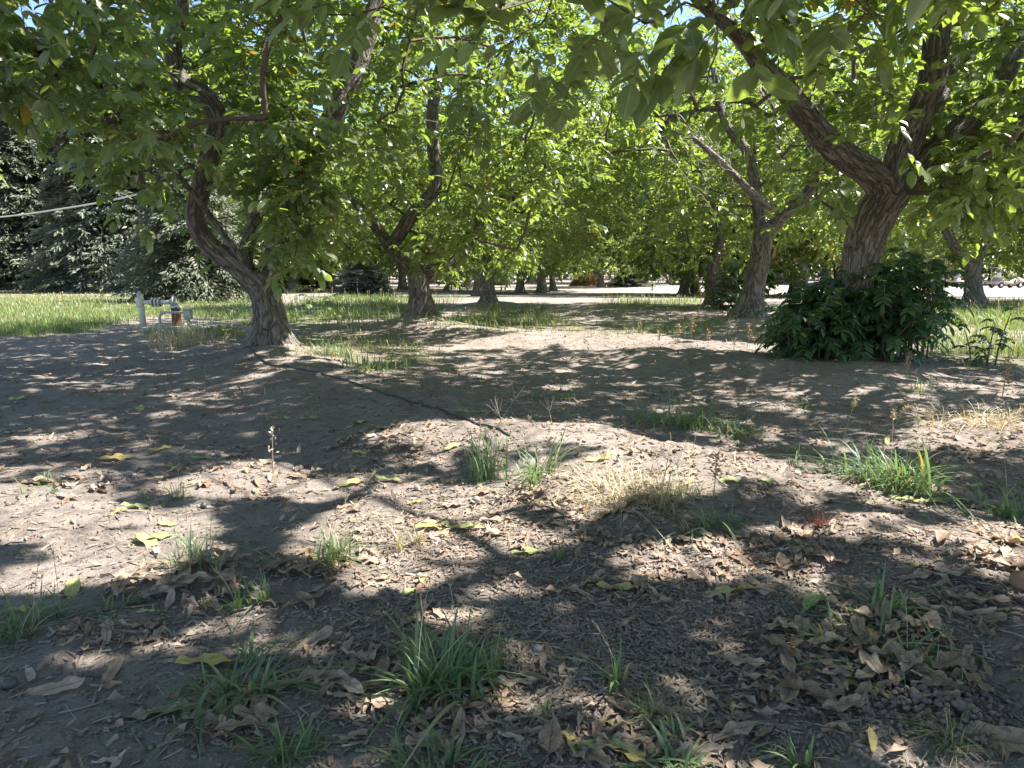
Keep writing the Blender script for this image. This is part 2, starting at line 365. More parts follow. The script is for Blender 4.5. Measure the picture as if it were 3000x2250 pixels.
# ------------------------------------------------------------------ foliage generators
_st = [(.10, .23), (.30, .41), (.54, .47), (.78, .34)]
HI_T = np.array([(0, 0, 0)]+[(t, 0, -.015-.09*t*t) for t, w in _st]+[(1, 0, -.17)]+[(t, w, .055-.10*t*t+.012*(i % 2)) for i, (t, w) in enumerate(_st)]+[(t, -w, .055-.10*t*t-.012*(i % 2)) for i, (t, w) in enumerate(_st)])
HI_F = [(0, 6, 1), (0, 1, 10), (4, 9, 5), (4, 5, 13)]+[(i+1, i+6, i+7, i+2) for i in range(3)]+[(i+1, i+2, i+11, i+10) for i in range(3)]
LO_T = np.array([(0, 0, 0), (.45, .45, .04), (1, 0, -.1), (.45, -.45, .04)])
LO_F = [(0, 1, 2), (0, 2, 3)]
def nrm(a): return a/(np.linalg.norm(a, axis=-1, keepdims=True)+1e-9)
class Soup:
    """many small leaf faces gathered into one mesh"""
    def __init__(s): s.V = []; s.L = []; s.C = []; s.T = []; s.M = []; s.X = []; s.n = 0
    def raw(s, V, loops, counts, tint, mi=0, mid=None):
        s.V.append(V); s.L.append(np.asarray(loops)+s.n); s.C.append(np.asarray(counts)); s.T.append(tint); s.X.append(np.zeros(len(V)) if mid is None else mid); s.M.append(np.full(len(counts), mi)); s.n += len(V)
    def leaflets(s, pos, axis, normal, L, Wd, tint, hi=True, mi=0, open_=False):
        if open_ and len(pos):
            kp = np.random.default_rng(len(pos)).random(len(pos)) > openness(pos+nrm(axis)*.06); pos, axis = pos[kp], axis[kp]; normal = normal[kp]; tint = tint[kp]; L = L[kp]; Wd = Wd[kp]
        if len(pos) == 0: return
        if hi and hi != 2:      # full leaf shape only where it is big enough to be seen
            px, py, d = proj(pos); m = (d > .1) & (px > -150) & (px < 3150) & (py > -150); z = np.zeros(len(pos)); L = z+L; Wd = z+Wd; tint = z+tint; normal = np.asarray(normal)+np.zeros((len(pos), 3))
            s.leaflets(pos[m], axis[m], normal[m], L[m], Wd[m], tint[m], 2, mi); s.leaflets(pos[~m], axis[~m], normal[~m], L[~m], Wd[~m], tint[~m], False, mi); return
        T, F = (HI_T, HI_F) if hi else (LO_T, LO_F)
        a = nrm(axis); b = nrm(np.cross(normal, a)); n = np.cross(a, b)
        L = np.broadcast_to(L, len(pos))[:, None, None]; Wd = np.broadcast_to(Wd, len(pos))[:, None, None]
        V = pos[:, None, :]+L*T[None, :, 0:1]*a[:, None, :]+Wd*T[None, :, 1:2]*b[:, None, :]+L*T[None, :, 2:3]*n[:, None, :]
        tint = np.broadcast_to(tint, len(pos)); k = len(T); fl = np.array([i for f in F for i in f]); fc = np.array([len(f) for f in F]); N = len(pos)
        s.raw(V.reshape(-1, 3), (fl[None, :]+k*np.arange(N)[:, None]).ravel(), np.tile(fc, N), np.repeat(tint, k), mi, np.tile((np.abs(T[:, 1]) < .01).astype(float), N) if hi else None)
    def strips(s, P0, P1, w, tint, mi=0):
        """thin two-sided ribs crossed in two planes, for stalks"""
        d = nrm(P1-P0); x = nrm(np.cross(d, np.array([.3, .2, .93]))); y = np.cross(d, x); N = len(P0)
        c = np.array([0, 2*math.pi/3, 4*math.pi/3])
        w = np.broadcast_to(w, N)[:, None, None]
        off = np.cos(c)[None, :, None]*x[:, None, :]+np.sin(c)[None, :, None]*y[:, None, :]
        V = np.concatenate([P0[:, None, :]+off*w, P1[:, None, :]+off*w*.6], 1).reshape(-1, 3)
        fl = np.array([0, 1, 4, 3, 1, 2, 5, 4, 2, 0, 3, 5])
        s.raw(V, (fl[None, :]+6*np.arange(N)[:, None]).ravel(), np.full(3*N, 4), np.repeat(np.broadcast_to(tint, N), 6), mi)
    def build(s, name, mats, parent=None, org=(0, 0, 0), smooth=True):
        if not s.V: return None
        V = np.concatenate(s.V)-np.asarray(org)
        return build(name, V, None, None, parent, np.concatenate(s.C), np.concatenate(s.L), {"tint": np.concatenate(s.T), "mid": np.concatenate(s.X)}, smooth, mats, np.concatenate(s.M))

# sunlit patches on the orchard floor: photograph ellipses (cx, cy, rx, ry, openness); the crowns have gaps where these light paths pass
LIT = [(110, 1475, 260, 90, .95), (330, 1590, 250, 80, .9), (180, 1690, 260, 45, .9), (520, 1500, 120, 50, .8), (1290, 1475, 230, 70, .97), (1130, 1560, 210, 70, .95), (1180, 1640, 180, 40, .9),
       (1500, 1560, 260, 45, .9), (1790, 1420, 330, 75, .97), (2080, 1390, 260, 55, .9), (2400, 1400, 330, 40, .7), (2830, 1590, 260, 50, .97), (2350, 1590, 260, 28, .8), (1960, 1640, 160, 40, .7), (1620, 1710, 190, 30, .8),
       (760, 1395, 330, 40, .75), (250, 1370, 300, 30, .5), (620, 1830, 330, 22, .75), (160, 1880, 180, 22, .6), (990, 2020, 80, 50, .95), (700, 2055, 90, 25, .6), (380, 2080, 130, 16, .6), (970, 1985, 60, 20, .8), (620, 1760, 250, 20, .5),
       (1350, 1285, 260, 38, .8), (1720, 1290, 260, 36, .8), (1960, 1310, 200, 30, .7), (2880, 1240, 200, 40, .9), (2500, 1270, 300, 20, .6), (2260, 1250, 160, 16, .5),
       (1500, 985, 420, 34, .97), (2000, 1018, 330, 24, .97), (1240, 955, 180, 22, .9), (940, 1045, 150, 24, .95), (1060, 1120, 120, 30, .5), (1690, 1055, 200, 16, .3), (1500, 1080, 160, 8, .5), (1600, 1115, 200, 8, .4),
       (560, 985, 140, 30, .9), (1500, 1320, 120, 25, .6), (2330, 1480, 200, 24, .6), (2780, 1480, 220, 22, .6),
       (150, 1110, 130, 7, .6), (420, 1085, 200, 7, .6), (520, 1150, 200, 8, .6), (200, 1200, 200, 7, .55), (600, 1190, 160, 8, .6), (120, 1260, 170, 10, .6), (420, 1270, 170, 9, .55), (330, 1310, 280, 10, .6), (720, 1260, 110, 9, .5), (60, 1030, 150, 6, .5), (250, 1010, 200, 6, .5), (760, 1320, 150, 12, .5),
       (1640, 1700, 60, 20, .5), (2330, 2080, 30, 12, .9), (1890, 1860, 120, 30, .5), (2620, 1690, 120, 25, .4), (2090, 1880, 60, 16, .6), (2960, 1880, 90, 40, .7), (2480, 1705, 200, 26, .6), (2700, 1870, 70, 22, .7), (1690, 1960, 70, 22, .6), (1490, 1905, 50, 20, .6), (1330, 1765, 160, 20, .6), (2230, 1730, 120, 20, .5), (880, 1960, 110, 22, .6), (2920, 1700, 110, 30, .8)]
LITA = np.array([(cx, cy, rx, ry, k*.6 if 1005 < cy < 1345 and k < .65 else k) for cx, cy, rx, ry, k in LIT])
_gx, _gy = np.meshgrid(np.arange(-600, 3600, 5.0), np.arange(880, 2400, 3.0)); LUT = np.zeros(_gx.shape)
for _cx, _cy, _rx, _ry, _k in LITA: LUT = np.maximum(LUT, min(1, _k*1.15)*sstep(1.45, .85, ((_gx-_cx)/_rx)**2+((_gy-_cy)/_ry)**2))
def openness(P):
    P = np.asarray(P); g = P-SUNV*((P[:, 2:3]-.04)/SUNV[2]); px, py, d = proj(g); sc = np.clip(1.0/np.maximum(d, .5), .03, 1)
    px = px+330*sc*(vnoise(g[:, 0]*3.3, g[:, 1]*3.3)-.5)*2; py = py+220*sc*(vnoise(g[:, 0]*3.3+50, g[:, 1]*3.3)-.5)
    i = np.clip(((py-880)/3).astype(int), 0, LUT.shape[0]-1); j = np.clip(((px+600)/5).astype(int), 0, LUT.shape[1]-1)
    return np.where((d < .5) | (py < 880) | (py > 2400) | (px < -600) | (px > 3600), 0, LUT[i, j])

def bark_tube(pts, rad, n, flare=0.0, rough=.0, seed=0):
    pts, rad = resample(pts, max(.035, min(rad)*.35) if rough else max(.08, min(rad)*1.2), rad)
    T, N, B = frames(pts); a = np.arange(n)*2*math.pi/n
    s = np.concatenate([[0], np.cumsum(np.linalg.norm(np.diff(pts, axis=0), axis=1))])
    r = np.repeat(rad[:, None], n, 1)
    if rough:
        A, Sg = np.meshgrid(a, s); cx, cy = np.cos(A), np.sin(A)
        f1 = vnoise(cx*2.2+seed*7.1+Sg*.35, cy*2.2+Sg*.9+seed)-.5                     # lumps
        ph = A*max(5, round(rad.mean()*38))+5*vnoise(cx*1.5+Sg*.5+seed, cy*1.5+Sg*2.2)
        ridge = np.abs(np.sin(ph*.5+2.5*vnoise(Sg*3.1+seed, cx*2)))                   # long furrows
        r = r*(1+rough*(.9*f1+.16*(ridge-.55)+.5*(vnoise(A*5.1+seed, Sg*11)-.5)))
        if flare:
            lob = .6+.4*np.sin(A*5+seed*2.1)*np.sin(A*2+seed)
            r = r*(1+flare*lob*np.exp(-np.clip(Sg-.22, 0, 9)/.2))
    V = pts[:, None, :]+r[:, :, None]*(np.cos(a)[None, :, None]*N[:, None, :]+np.sin(a)[None, :, None]*B[:, None, :])
    bk = np.stack([rad[:, None]*np.cos(a)[None, :], rad[:, None]*np.sin(a)[None, :], np.repeat((s*.2)[:, None], n, 1)+seed*.37], -1)
    m = len(pts); j, k = np.meshgrid(np.arange(m-1), np.arange(n), indexing='ij')
    q = np.stack([j*n+k, j*n+(k+1) % n, (j+1)*n+(k+1) % n, (j+1)*n+k], -1).reshape(-1)
    return V.reshape(-1, 3), q, np.full((m-1)*n, 4), bk.reshape(-1, 3), pts, rad
def grow(nodes, centers, step=.38, sag=.0, rng=None):
    """branch paths joining every leaf cluster to the nearest wood already there"""
    P = [np.array(p) for p in nodes]; par = [-1]*len(P); arr = np.array(nodes)
    order = np.argsort([np.min(np.linalg.norm(arr-c, axis=1)) for c in centers])
    paths = []
    buf = np.zeros((len(arr)+len(centers)*14, 3)); nb = len(arr); buf[:nb] = arr
    for ci in order:
        c = centers[ci]; dv = buf[:nb]-c; d = np.linalg.norm(dv, axis=1)
        cost = d+.5*np.clip(dv[:, 2], 0, 9)
        i = int(np.argmin(cost)); L = d[i]; k = max(2, min(12, int(L/step)+1)); a = buf[i]
        out = nrm(np.array([c[0]-a[0], c[1]-a[1], 0.0])); t = np.linspace(0, 1, k+1)[1:, None]
        mid = (a+c)/2+np.array([0, 0, .16*L])+rng.normal(0, .07*L, 3)
        q = (1-t)**2*a+2*t*(1-t)*mid+t*t*c+np.where(t < 1, rng.normal(0, .02, (k, 3)), 0)
        chain = [i]
        for p in q:
            if nb >= len(buf): break
            buf[nb] = p; par.append(chain[-1]); chain.append(nb); nb += 1
        paths.append(chain)
    return buf[:nb], par, paths
def walnut(base, limbs, crowns, n, per, hi=True, leaf=(.155, .075), mat='leaf', keep=None, label=None, group="walnut trees of the orchard", seed=1, mask=True, sides=26,
           dead=None, bark='bark', clump=.42, extra=None, name="walnut_tree", yellow=.02, twigs=True, pair=3, nuts=0, wood_k=1.0):
    """a walnut tree: trunk and limbs given, twigs grown to every leaf cluster, compound leaves at the twig ends"""
    rng = np.random.default_rng(seed); base = np.asarray(base, float)
    root = empty(name, base, label, "walnut tree", group)
    wood = []
    for i, (pts, rad) in enumerate(limbs):
        big = max(rad) > .06 and hi
        V, q, c, bk, cp_, cr_ = bark_tube(pts, rad, sides if i == 0 else max(8, sides-8) if hi else 9, .95 if i == 0 else 0, .16 if big else (.08 if i == 0 else 0), seed+i)
        build("trunk" if i == 0 else "limb", V-base, None, M[bark if i == 0 or bark != 'bark' else 'bark'], root, c, q, None, True, vattr={"bark": bk})
        wood.append(cp_[::4] if len(cp_) > 12 else cp_)
    if dead:
        for pts, rad in dead:
            V, q, c, bk, _, _ = bark_tube(pts, rad, 10, 0, .1, seed+50)
            db = build("dead_branch", V-base, None, M['bark_dead'], root, c, q, None, True, vattr={"bark": bk})
            tag(db, "bare pale grey dead branch with brittle twigs"); tw = Soup(); p = resample(pts, .12)
            A = []; Bp = []
            for j in range(70):
                a = p[int(rng.integers(len(p)*.35, len(p)))]+0; d = nrm(rng.normal(0, 1, 3)+np.array([-.6, 0, .5]))
                for q_ in range(int(rng.integers(2, 6))):
                    b2 = a+d*rng.uniform(.08, .22); A.append(a); Bp.append(b2); a = b2; d = nrm(d+rng.normal(0, .45, 3))
            tw.strips(np.array(A), np.array(Bp), .006, .5); dt = tw.build("dead_twig", [M['bark_dead']], db, base)
            if dt: dt.data.attributes.new("bark", 'FLOAT_VECTOR', 'POINT')
    nodes = np.concatenate([w[max(1, len(w)//3):] if i == 0 else w for i, w in enumerate(wood)])
    # leaf clusters fill the crown, in clumps with gaps
    cs = []
    for (c, r, wgt) in crowns:
        k = int(n*wgt*2.6); u = rng.normal(0, 1, (k, 3)); u = nrm(u)*(rng.random((k, 1))**.36); p = np.asarray(c)+u*np.asarray(r)
        nz_ = noise3(p+seed*13.7, .62); p = p[nz_ > clump+.10*rng.random(len(p))]; cs.append(p[:int(n*wgt)])
    cs = np.concatenate(cs)
    cs = cs[cs[:, 2]-base[2] > .9]
    if keep is not None: cs = cs[keep(cs, rng)]
    if extra is not None and len(extra): cs = np.concatenate([cs, extra])
    # thin out what crowds together
    buf, par, paths = grow(nodes, cs, rng=rng)
    cnt = np.zeros(len(buf)); E = []; D = []
    for ch in paths:
        p = buf[ch]; d = nrm(p[-1]-p[-2]); E.append(p[-1]); D.append(d)
        if extra is not None and hi and np.min(np.abs(np.asarray(extra)-p[-1]).sum(1)) < 1e-6: continue
        if len(ch) > 3: E.append(p[-2]*.7+p[-1]*.3); D.append(d)
        if len(ch) > 5: E.append(p[-3]*.8+p[-2]*.2); D.append(d)
    for ch in reversed(paths):
        for i in ch[1:]: pass
    # pipe model radii
    w = np.zeros(len(buf)); tips = {ch[-1] for ch in paths}
    for i in range(len(buf)-1, len(nodes)-1, -1):
        if i in tips: w[i] += 1
        if par[i] >= 0: w[par[i]] += w[i]
    soup = Soup(); E = np.array(E); D = np.array(D)
    if twigs:
        ii = np.array([i for i in range(len(nodes), len(buf))]); pp = np.array([par[i] for i in ii])
        rr = wood_k*.0036*np.clip(w[ii], 1, 400)**.5
        bigm = rr < .016
        soup.strips(buf[pp[bigm]], buf[ii[bigm]], rr[bigm]*1.35, .5, 1)
        # thicker branches: round tubes
        for ch in paths:
            r_ = wood_k*.0036*np.sqrt(np.clip(w[ch[1:]], 1, 400)); k = int(np.sum(r_ >= .014))
            if k >= 1 and len(ch) >= 3:
                p = buf[ch[:k+2]]; r2 = np.concatenate([[r_[0]], r_[:k+1]])[:len(p)]
                V, F = tube_vf(p, r2*1.25, 6, False)
                soup.raw(np.asarray(V), np.array(F).ravel(), np.full(len(F), 4), np.full(len(V), .5), 1)
    k = per; N = len(E)*k
    pos = np.repeat(E, k, 0)+rng.normal(0, .11, (N, 3)); dirs = np.repeat(D, k, 0)
    r = nrm(dirs*.45+rng.normal(0, .75, (N, 3))*np.array([1, 1, .55])+np.array([0, 0, -.05]))
    if mask:
        kp = rng.random(N) > openness(pos+r*.18)*.9; pos, r = pos[kp], r[kp]; N = len(pos)
    Lr = rng.uniform(.2, .36, N)*(leaf[0]/.155)
    down = np.array([0, 0, -1.0]); side = nrm(np.cross(r, np.array([0, 0, 1.])+rng.normal(0, .25, (N, 3))))
    tree_t = rng.random(N)*.5+.15
    if hi:
        mids = pos+r*Lr[:, None]*.5; soup.strips(pos, pos+r*(Lr*.95)[:, None]+down*(Lr*.06)[:, None], .0022, .5, 1)
    tt = [(.42, .72), (.66, .92), (.88, 1.0)][-pair:]
    for t, sc in tt:
        for sg in (-1, 1):
            a = nrm(side*sg*.85+r*.55+down*(.22+.35*rng.random((N, 1)))+rng.normal(0, .16, (N, 3)))
            b = pos+r*(Lr*t)[:, None]+down*(Lr*.12*t*t)[:, None]
            L = leaf[0]*sc*rng.uniform(.75, 1.15, N)
            soup.leaflets(b, a, np.array([0, 0, 1.])+rng.normal(0, .42, (N, 3)), L, leaf[1]/leaf[0]*L*1.12, np.clip(tree_t+rng.normal(0, .13, N), 0, .9)+np.where(rng.random(N) < yellow, .5, 0), hi, 0, mask)
    b = pos+r*Lr[:, None]+down*(Lr*.12)[:, None]; L = leaf[0]*rng.uniform(.9, 1.3, N)
    soup.leaflets(b, nrm(r+down*(.3+.4*rng.random((N, 1)))), np.array([0, 0, 1.])+rng.normal(0, .42, (N, 3)), L, leaf[1]/leaf[0]*L*1.1, np.clip(tree_t+rng.normal(0, .13, N), 0, .9)+np.where(rng.random(N) < yellow, .5, 0), hi, 0, mask)
    for q_ in range(nuts):
        e = E[int(rng.integers(len(E)))]+rng.normal(0, .08, 3); nut = lump(.021, 700+q_, 'nut', 'nut', e[0], e[1], None, None, parent=root, org=base, sq=(1, 1, 1.12)); nut.location = tuple(e-base)
    cr = soup.build("crown", [M[mat], M['twig']], root, base)
    print(label, "clusters", len(cs), "compound", N)
    return root

def lump(r, seed, mat, name, x, y, label, cat, group=None, sq=(1, 1, .75), sink=.3, parent=None, org=None):
    rng = np.random.default_rng(seed); n, m = 14, 9; V = []; F = []
    for j in range(m+1):
        th = math.pi*j/m
        for i in range(n): V.append((math.sin(th)*math.cos(6.283*i/n), math.sin(th)*math.sin(6.283*i/n), math.cos(th)))
    V = np.array(V); V *= (1+.5*(noise3(V+seed*3.3, 1.6)-.5)+.25*(noise3(V+seed*1.3, 4.)-.5))[:, None]*r*np.array(sq)
    for j in range(m):
        for i in range(n): F.append([j*n+i, (j+1)*n+i, (j+1)*n+(i+1) % n, j*n+(i+1) % n])
    o = build(name, V, F, M[mat], parent, smooth=True); z = gz(x, y)+r*sq[2]*(1-sink)
    o.location = (x, y, z) if parent is None else (x-org[0], y-org[1], z-org[2]); o.rotation_euler = (0, 0, rng.random()*6)
    if parent is None: tag(o, label, cat, group)
    return o
# ------------------------------------------------------------------ where the trees stand (photograph pixel of each foot)
def foot(px, py, h=.16, r=.8):
    h *= .75
    p = G(px, py)
    for _ in range(4):
        MOUNDS.append((p[0], p[1], h, r)); p = G(px, py); MOUNDS.pop()
    MOUNDS.append((p[0], p[1], h, r)); p[2] = gz(p[0], p[1]); return p
T1 = foot(800, 1012, .22, .95); T2 = foot(1236, 932, .2, 1.0); R1 = foot(2512, 1042, .12, 1.2); R2 = foot(2195, 922, .25, 1.0)
R3 = foot(2856, 888, .12, 1.0); B3 = foot(1432, 888, .15, .9); B4 = foot(2087, 893, .15, 1.0)

# ------------------------------------------------------------------ ground sheet (polar, finer in front of the camera)
def ground():
    th = np.concatenate([np.linspace(-50, 50, 620), np.linspace(50, 310, 132)[1:-1]])*math.pi/180
    rr = np.concatenate([np.geomspace(.35, 60, 360), np.geomspace(60, 1500, 40)[1:]]); n = len(th)
    A, Rr = np.meshgrid(th, rr); X = Rr*np.sin(A); Y = Rr*np.cos(A)
    Z = height(X, Y)
    V = np.concatenate([[[0, 0, gz(0, 0)]], np.stack([X, Y, Z], -1).reshape(-1, 3)])
    m = len(rr); j, k = np.meshgrid(np.arange(m-1), np.arange(n), indexing='ij'); k2 = (k+1) % n
    q = np.stack([1+j*n+k, 1+(j+1)*n+k, 1+(j+1)*n+k2, 1+j*n+k2], -1).reshape(-1)
    k = np.arange(n); tri = np.stack([np.zeros(n, int), 1+k, 1+(k+1) % n], -1).reshape(-1)
    loops = np.concatenate([tri, q]); cnt = np.concatenate([np.full(n, 3), np.full((m-1)*n, 4)])
    green = field_mask(V); pale = np.zeros(len(V))
    d = np.hypot(V[:, 0], V[:, 1]); pale = sstep(58, 64, V[:, 1])*.12*(V[:, 0] > -25)
    o = build("ground", V, None, M['soil'], None, cnt, loops, {"green": green, "pale": pale}, True)
    tag(o, "dry brown orchard soil in low berms", "ground", kind="structure")
GRASS = [  # photograph polygons where grass grows: outline, blades, height, dryness
    ([(-900, 1000), (0, 985), (250, 978), (290, 958), (420, 925), (640, 930), (745, 960), (745, 845), (-900, 845)], 66000, .19, .04),
    ([(640, 930), (745, 985), (700, 1010), (560, 990), (430, 985), (420, 965)], 5000, .22, .35),
    ([(850, 890), (930, 872), (1190, 870), (1300, 890), (1290, 915), (1190, 925), (1000, 932), (870, 965), (835, 940)], 15000, .30, .06),
    ([(850, 1000), (940, 955), (1120, 985), (1250, 1040), (1230, 1075), (1150, 1100), (980, 1060), (880, 1030)], 3800, .16, .25),
    ([(1290, 930), (1420, 905), (1590, 912), (1640, 935), (1570, 960), (1330, 948)], 6500, .22, .12),
    ([(1740, 905), (1800, 885), (2050, 872), (2060, 900), (1900, 908)], 4200, .30, .15),
    ([(1650, 950), (1800, 930), (2060, 930), (2180, 950), (2000, 985), (1700, 965)], 3000, .16, .3),
    ([(880, 1070), (1500, 1050), (2150, 1060), (2420, 1130), (2300, 1240), (1700, 1260), (1250, 1200)], 900, .07, .35),
    ([(-200, 1010), (700, 1040), (900, 1120), (700, 1260), (-200, 1300)], 500, .05, .4),
    ([(2180, 960), (2330, 950), (2480, 990), (2300, 1010)], 1600, .16, .2),
    ([(2620, 905), (2760, 890), (3300, 885), (3300, 985), (2780, 955)], 9000, .30, .08),
    ([(2700, 975), (3300, 1010), (3300, 1085), (2850, 1080), (2740, 1040)], 5200, .24, .12),
]
def inpoly(px, py, poly):
    c = np.zeros(len(px), bool); n = len(poly)
    for i in range(n):
        x0, y0 = poly[i]; x1, y1 = poly[(i+1) % n]
        h = ((y0 > py) != (y1 > py)) & (px < (x1-x0)*(py-y0)/((y1-y0)+1e-9)+x0); c ^= h
    return c
def field_mask(V):
    px, py, d = proj(V); px = px+26*(vnoise(V[:, 0]*2.1, V[:, 1]*2.1)-.5); py = py+10*(vnoise(V[:, 0]*1.3+9, V[:, 1]*1.3)-.5)
    m = np.zeros(len(V)); ok = d > 4
    for poly, n, h, dry in GRASS: m = np.maximum(m, inpoly(px, py, poly)*ok*min(.85, max(0, h-.1)*4))
    return m
def Gmany(px, py):
    u = (px-1500)/FPX; v = -(py-1125)/FPX; D = np.stack([u, cp+v*sp, -sp+v*cp], -1); z = np.full(len(px), -.2)
    for _ in range(12):
        t = np.clip((z-CAM_H)/np.minimum(D[:, 2], -1e-3), .3, 200); P = np.array([0, 0, CAM_H])+D*t[:, None]; z = .5*z+.5*height(P[:, 0], P[:, 1], False)
    P[:, 2] = height(P[:, 0], P[:, 1]); return P
ground()
def sheet(name, outline_px, mat, lift, nx, ny):
    """a strip of ground cover between a near and a far edge, following the terrain"""
    near, far = outline_px; A = resample(np.array([G(*p) for p in near]), 1.2); B = np.array([G(*p) for p in far])
    def along(P, n):
        s = np.concatenate([[0], np.cumsum(np.linalg.norm(np.diff(P, axis=0), axis=1))]); t = np.linspace(0, s[-1], n)
        return np.stack([np.interp(t, s, P[:, i]) for i in range(3)], -1)
    A = along(A, nx); B = along(B, nx); t = np.linspace(0, 1, ny)[:, None, None]; V = (A[None]*(1-t)+B[None]*t)
    V[0, :, :2] += np.random.default_rng(5).normal(0, .25, (nx, 2))
    V = V.reshape(-1, 3); V[:, 2] = height(V[:, 0], V[:, 1])+lift
    f = [[j*nx+i, j*nx+i+1, (j+1)*nx+i+1, (j+1)*nx+i] for j in range(ny-1) for i in range(nx-1)]
    return build(name, V, f, mat, smooth=True)
def road_mat():
    m, t, b = new_mat("pale_gravel"); co = nd(t, "TexCoord").outputs["Object"]
    n = nd(t, "TexNoise", i_Scale=.8, i_Detail=6.0, i_Roughness=.65); t.links.new(co, n.inputs[0]); n2 = nd(t, "TexNoise", i_Scale=9.0, i_Detail=5.0); t.links.new(co, n2.inputs[0])
    c = mixc(t, n.outputs[0], (.30, .26, .225), (.42, .375, .33)); c = mixc(t, ramp(t, n2.outputs[0], [(.4, (.5, .5, .5)), (.6, (0, 0, 0))]).outputs[0], c, (.28, .235, .195))
    t.links.new(c, b.inputs["Base Color"]); b.inputs["Roughness"].default_value = .95; b.inputs["Specular IOR Level"].default_value = .15; return m
M['road'] = road_mat()
rd = sheet("gravel_road", ([(-300, 856), (900, 853), (1300, 854), (1700, 860), (1900, 863), (2150, 868), (2500, 874), (2800, 876), (3500, 880)], [(-300, 838), (900, 838), (1500, 838), (2000, 838), (2500, 839), (3500, 842)]), M['road'], .03, 160, 24)
tag(rd, "pale gravel road crossing behind the orchard", "road", kind="structure")

# ------------------------------------------------------------------ the walnut trees that carry the picture
def L_(pts, Y0, Y1, rpx):
    """a limb read off the photograph: pixels and radii, given its own depth"""
    n = len(pts); Ys = np.linspace(Y0, Y1, n); P = np.array([at(x, y, Y) for (x, y), Y in zip(pts, Ys)]); r = np.interp(np.linspace(0, 1, n), np.linspace(0, 1, len(rpx)), rpx)
    return P, list(r*Ys/FPX)
def root_in(P, base): P[0][2] = base[2]-.22; return P
def below(line, soft=25):
    """crown outline read off the photograph: keep the clusters above this line"""
    xs, ys = zip(*line)
    def f(P, rng):
        px, py, d = proj(P); return (py < np.interp(px, xs, ys)+rng.normal(0, soft, len(P))) | (d < .3)
    return f
def nogap(k, gaps, limbs=(), clear=.27):
    """leave the openings in the foliage through which sky and limbs are seen"""
    def f(P, rng):
        m = k(P, rng); px, py, d = proj(P)
        for pts, _ in limbs:
            q = resample(pts, .12); lx, ly, ld_ = proj(q); D2 = np.hypot(px[:, None]-lx, (py[:, None]-ly)); j = D2.argmin(1)
            m &= ~((D2.min(1) < clear*FPX/np.maximum(d, .5)) & (d < ld_[j]+.1) & (rng.random(len(P)) < .86))
        for cx, cy, rx, ry, q in gaps: m &= ~((((px-cx)/rx)**2+((py-cy)/ry)**2 < 1) & (rng.random(len(P)) < q) & (d > .3))
        return m
    return f
SKYGAP = [(1830, 190, 52, 55, 1), (1460, 210, 22, 18, 1), (1880, 530, 40, 70, .9), (1925, 20, 22, 22, .9)]
y1 = T1[1]
tr, rr_ = L_([(797, 1030), (794, 965), (782, 890), (762, 835), (738, 805)], y1, y1-.05, [52, 44, 40, 40, 36]); root_in(tr, T1)
la = L_([(755, 840), (690, 775), (630, 735), (590, 690), (573, 620), (597, 520), (628, 410), (640, 350), (602, 285), (530, 235), (508, 150), (530, 50), (540, -80)], y1, y1-.7, [34, 30, 28, 28, 27, 27, 26, 26, 25, 24, 22, 18, 14])
lb = L_([(768, 850), (800, 750), (858, 610), (930, 440), (985, 320), (1040, 205), (1075, 95), (1115, -20), (1170, -160)], y1, y1+.9, [34, 30, 28, 30, 28, 28, 27, 22, 15])
lc = L_([(760, 850), (720, 760), (760, 600), (800, 430), (760, 250), (800, 50)], y1, y1+2.4, [26, 22, 19, 16, 12, 8])
ld = (np.array([tr[-2], tr[-2]+[-.5, -.5, 1.0], tr[-2]+[-1.1, -1.3, 2.2], tr[-2]+[-1.4, -2.3, 3.4]]), [.04, .034, .025, .015])
bx1 = [(-400, 300), (0, 280), (110, 250), (200, 400), (300, 460), (330, 490), (400, 560), (470, 560), (560, 640), (620, 730), (660, 860), (800, 900), (900, 880), (930, 700), (1050, 480), (1250, 420), (1500, 250), (2200, 60)]
walnut(T1, [(tr, rr_), la, lb, lc, ld], [(T1+[-.3, -.4, 4.3], (4.4, 4.4, 3.3), 1.0), (T1+[-1.6, -1.6, 2.7], (2.6, 1.8, 1.3), .22), (T1+[.05, -.5, 1.25], (.9, .5, .55), .02), (at(760, 785, 8.1), (.55, .3, .38), .022), (at(850, 560, T1[1]-.3), (.8, .5, 1.0), .05)], 780, 5, True, (.145, .078), 'leaf_cool',
       nogap(nogap(below(bx1), [], [la], .42), SKYGAP+[(600, 400, 55, 330, .5), (1040, 200, 45, 220, .75), (640, 700, 80, 70, .6), (300, 760, 200, 120, .9)], [la, (lb[0][5:], 0), L_([(1165, 690), (1215, 620), (1275, 545), (1268, 410), (1270, 300), (1298, 181), (1344, 127)], T2[1], T2[1], [9])], .32), "large walnut tree beside the well pump, its left limb bent in an S", seed=11, nuts=40)
y2 = T2[1]
tr, rr_ = L_([(1236, 945), (1232, 880), (1222, 810), (1212, 775)], y2, y2, [36, 31, 29, 26]); root_in(tr, T2)
la = L_([(1222, 800), (1160, 748), (1105, 668), (1055, 608), (980, 560), (880, 500)], y2, y2-.4, [20, 17, 17, 15, 12, 8])
lb = L_([(1140, 725), (1168, 690), (1215, 620), (1275, 545), (1268, 410), (1270, 300), (1298, 181), (1344, 127), (1400, 95), (1480, -40)], y2-.25, y2-.1, [18, 20, 20, 19, 18, 17, 16, 14, 12, 8])
lc = L_([(1228, 800), (1310, 780), (1352, 742), (1395, 690), (1402, 620), (1425, 540)], y2, y2+.4, [19, 17, 15, 13, 9, 5])
ld = L_([(1298, 200), (1262, 140), (1232, 95), (1210, 20)], y2-.1, y2, [11, 10, 8, 6])
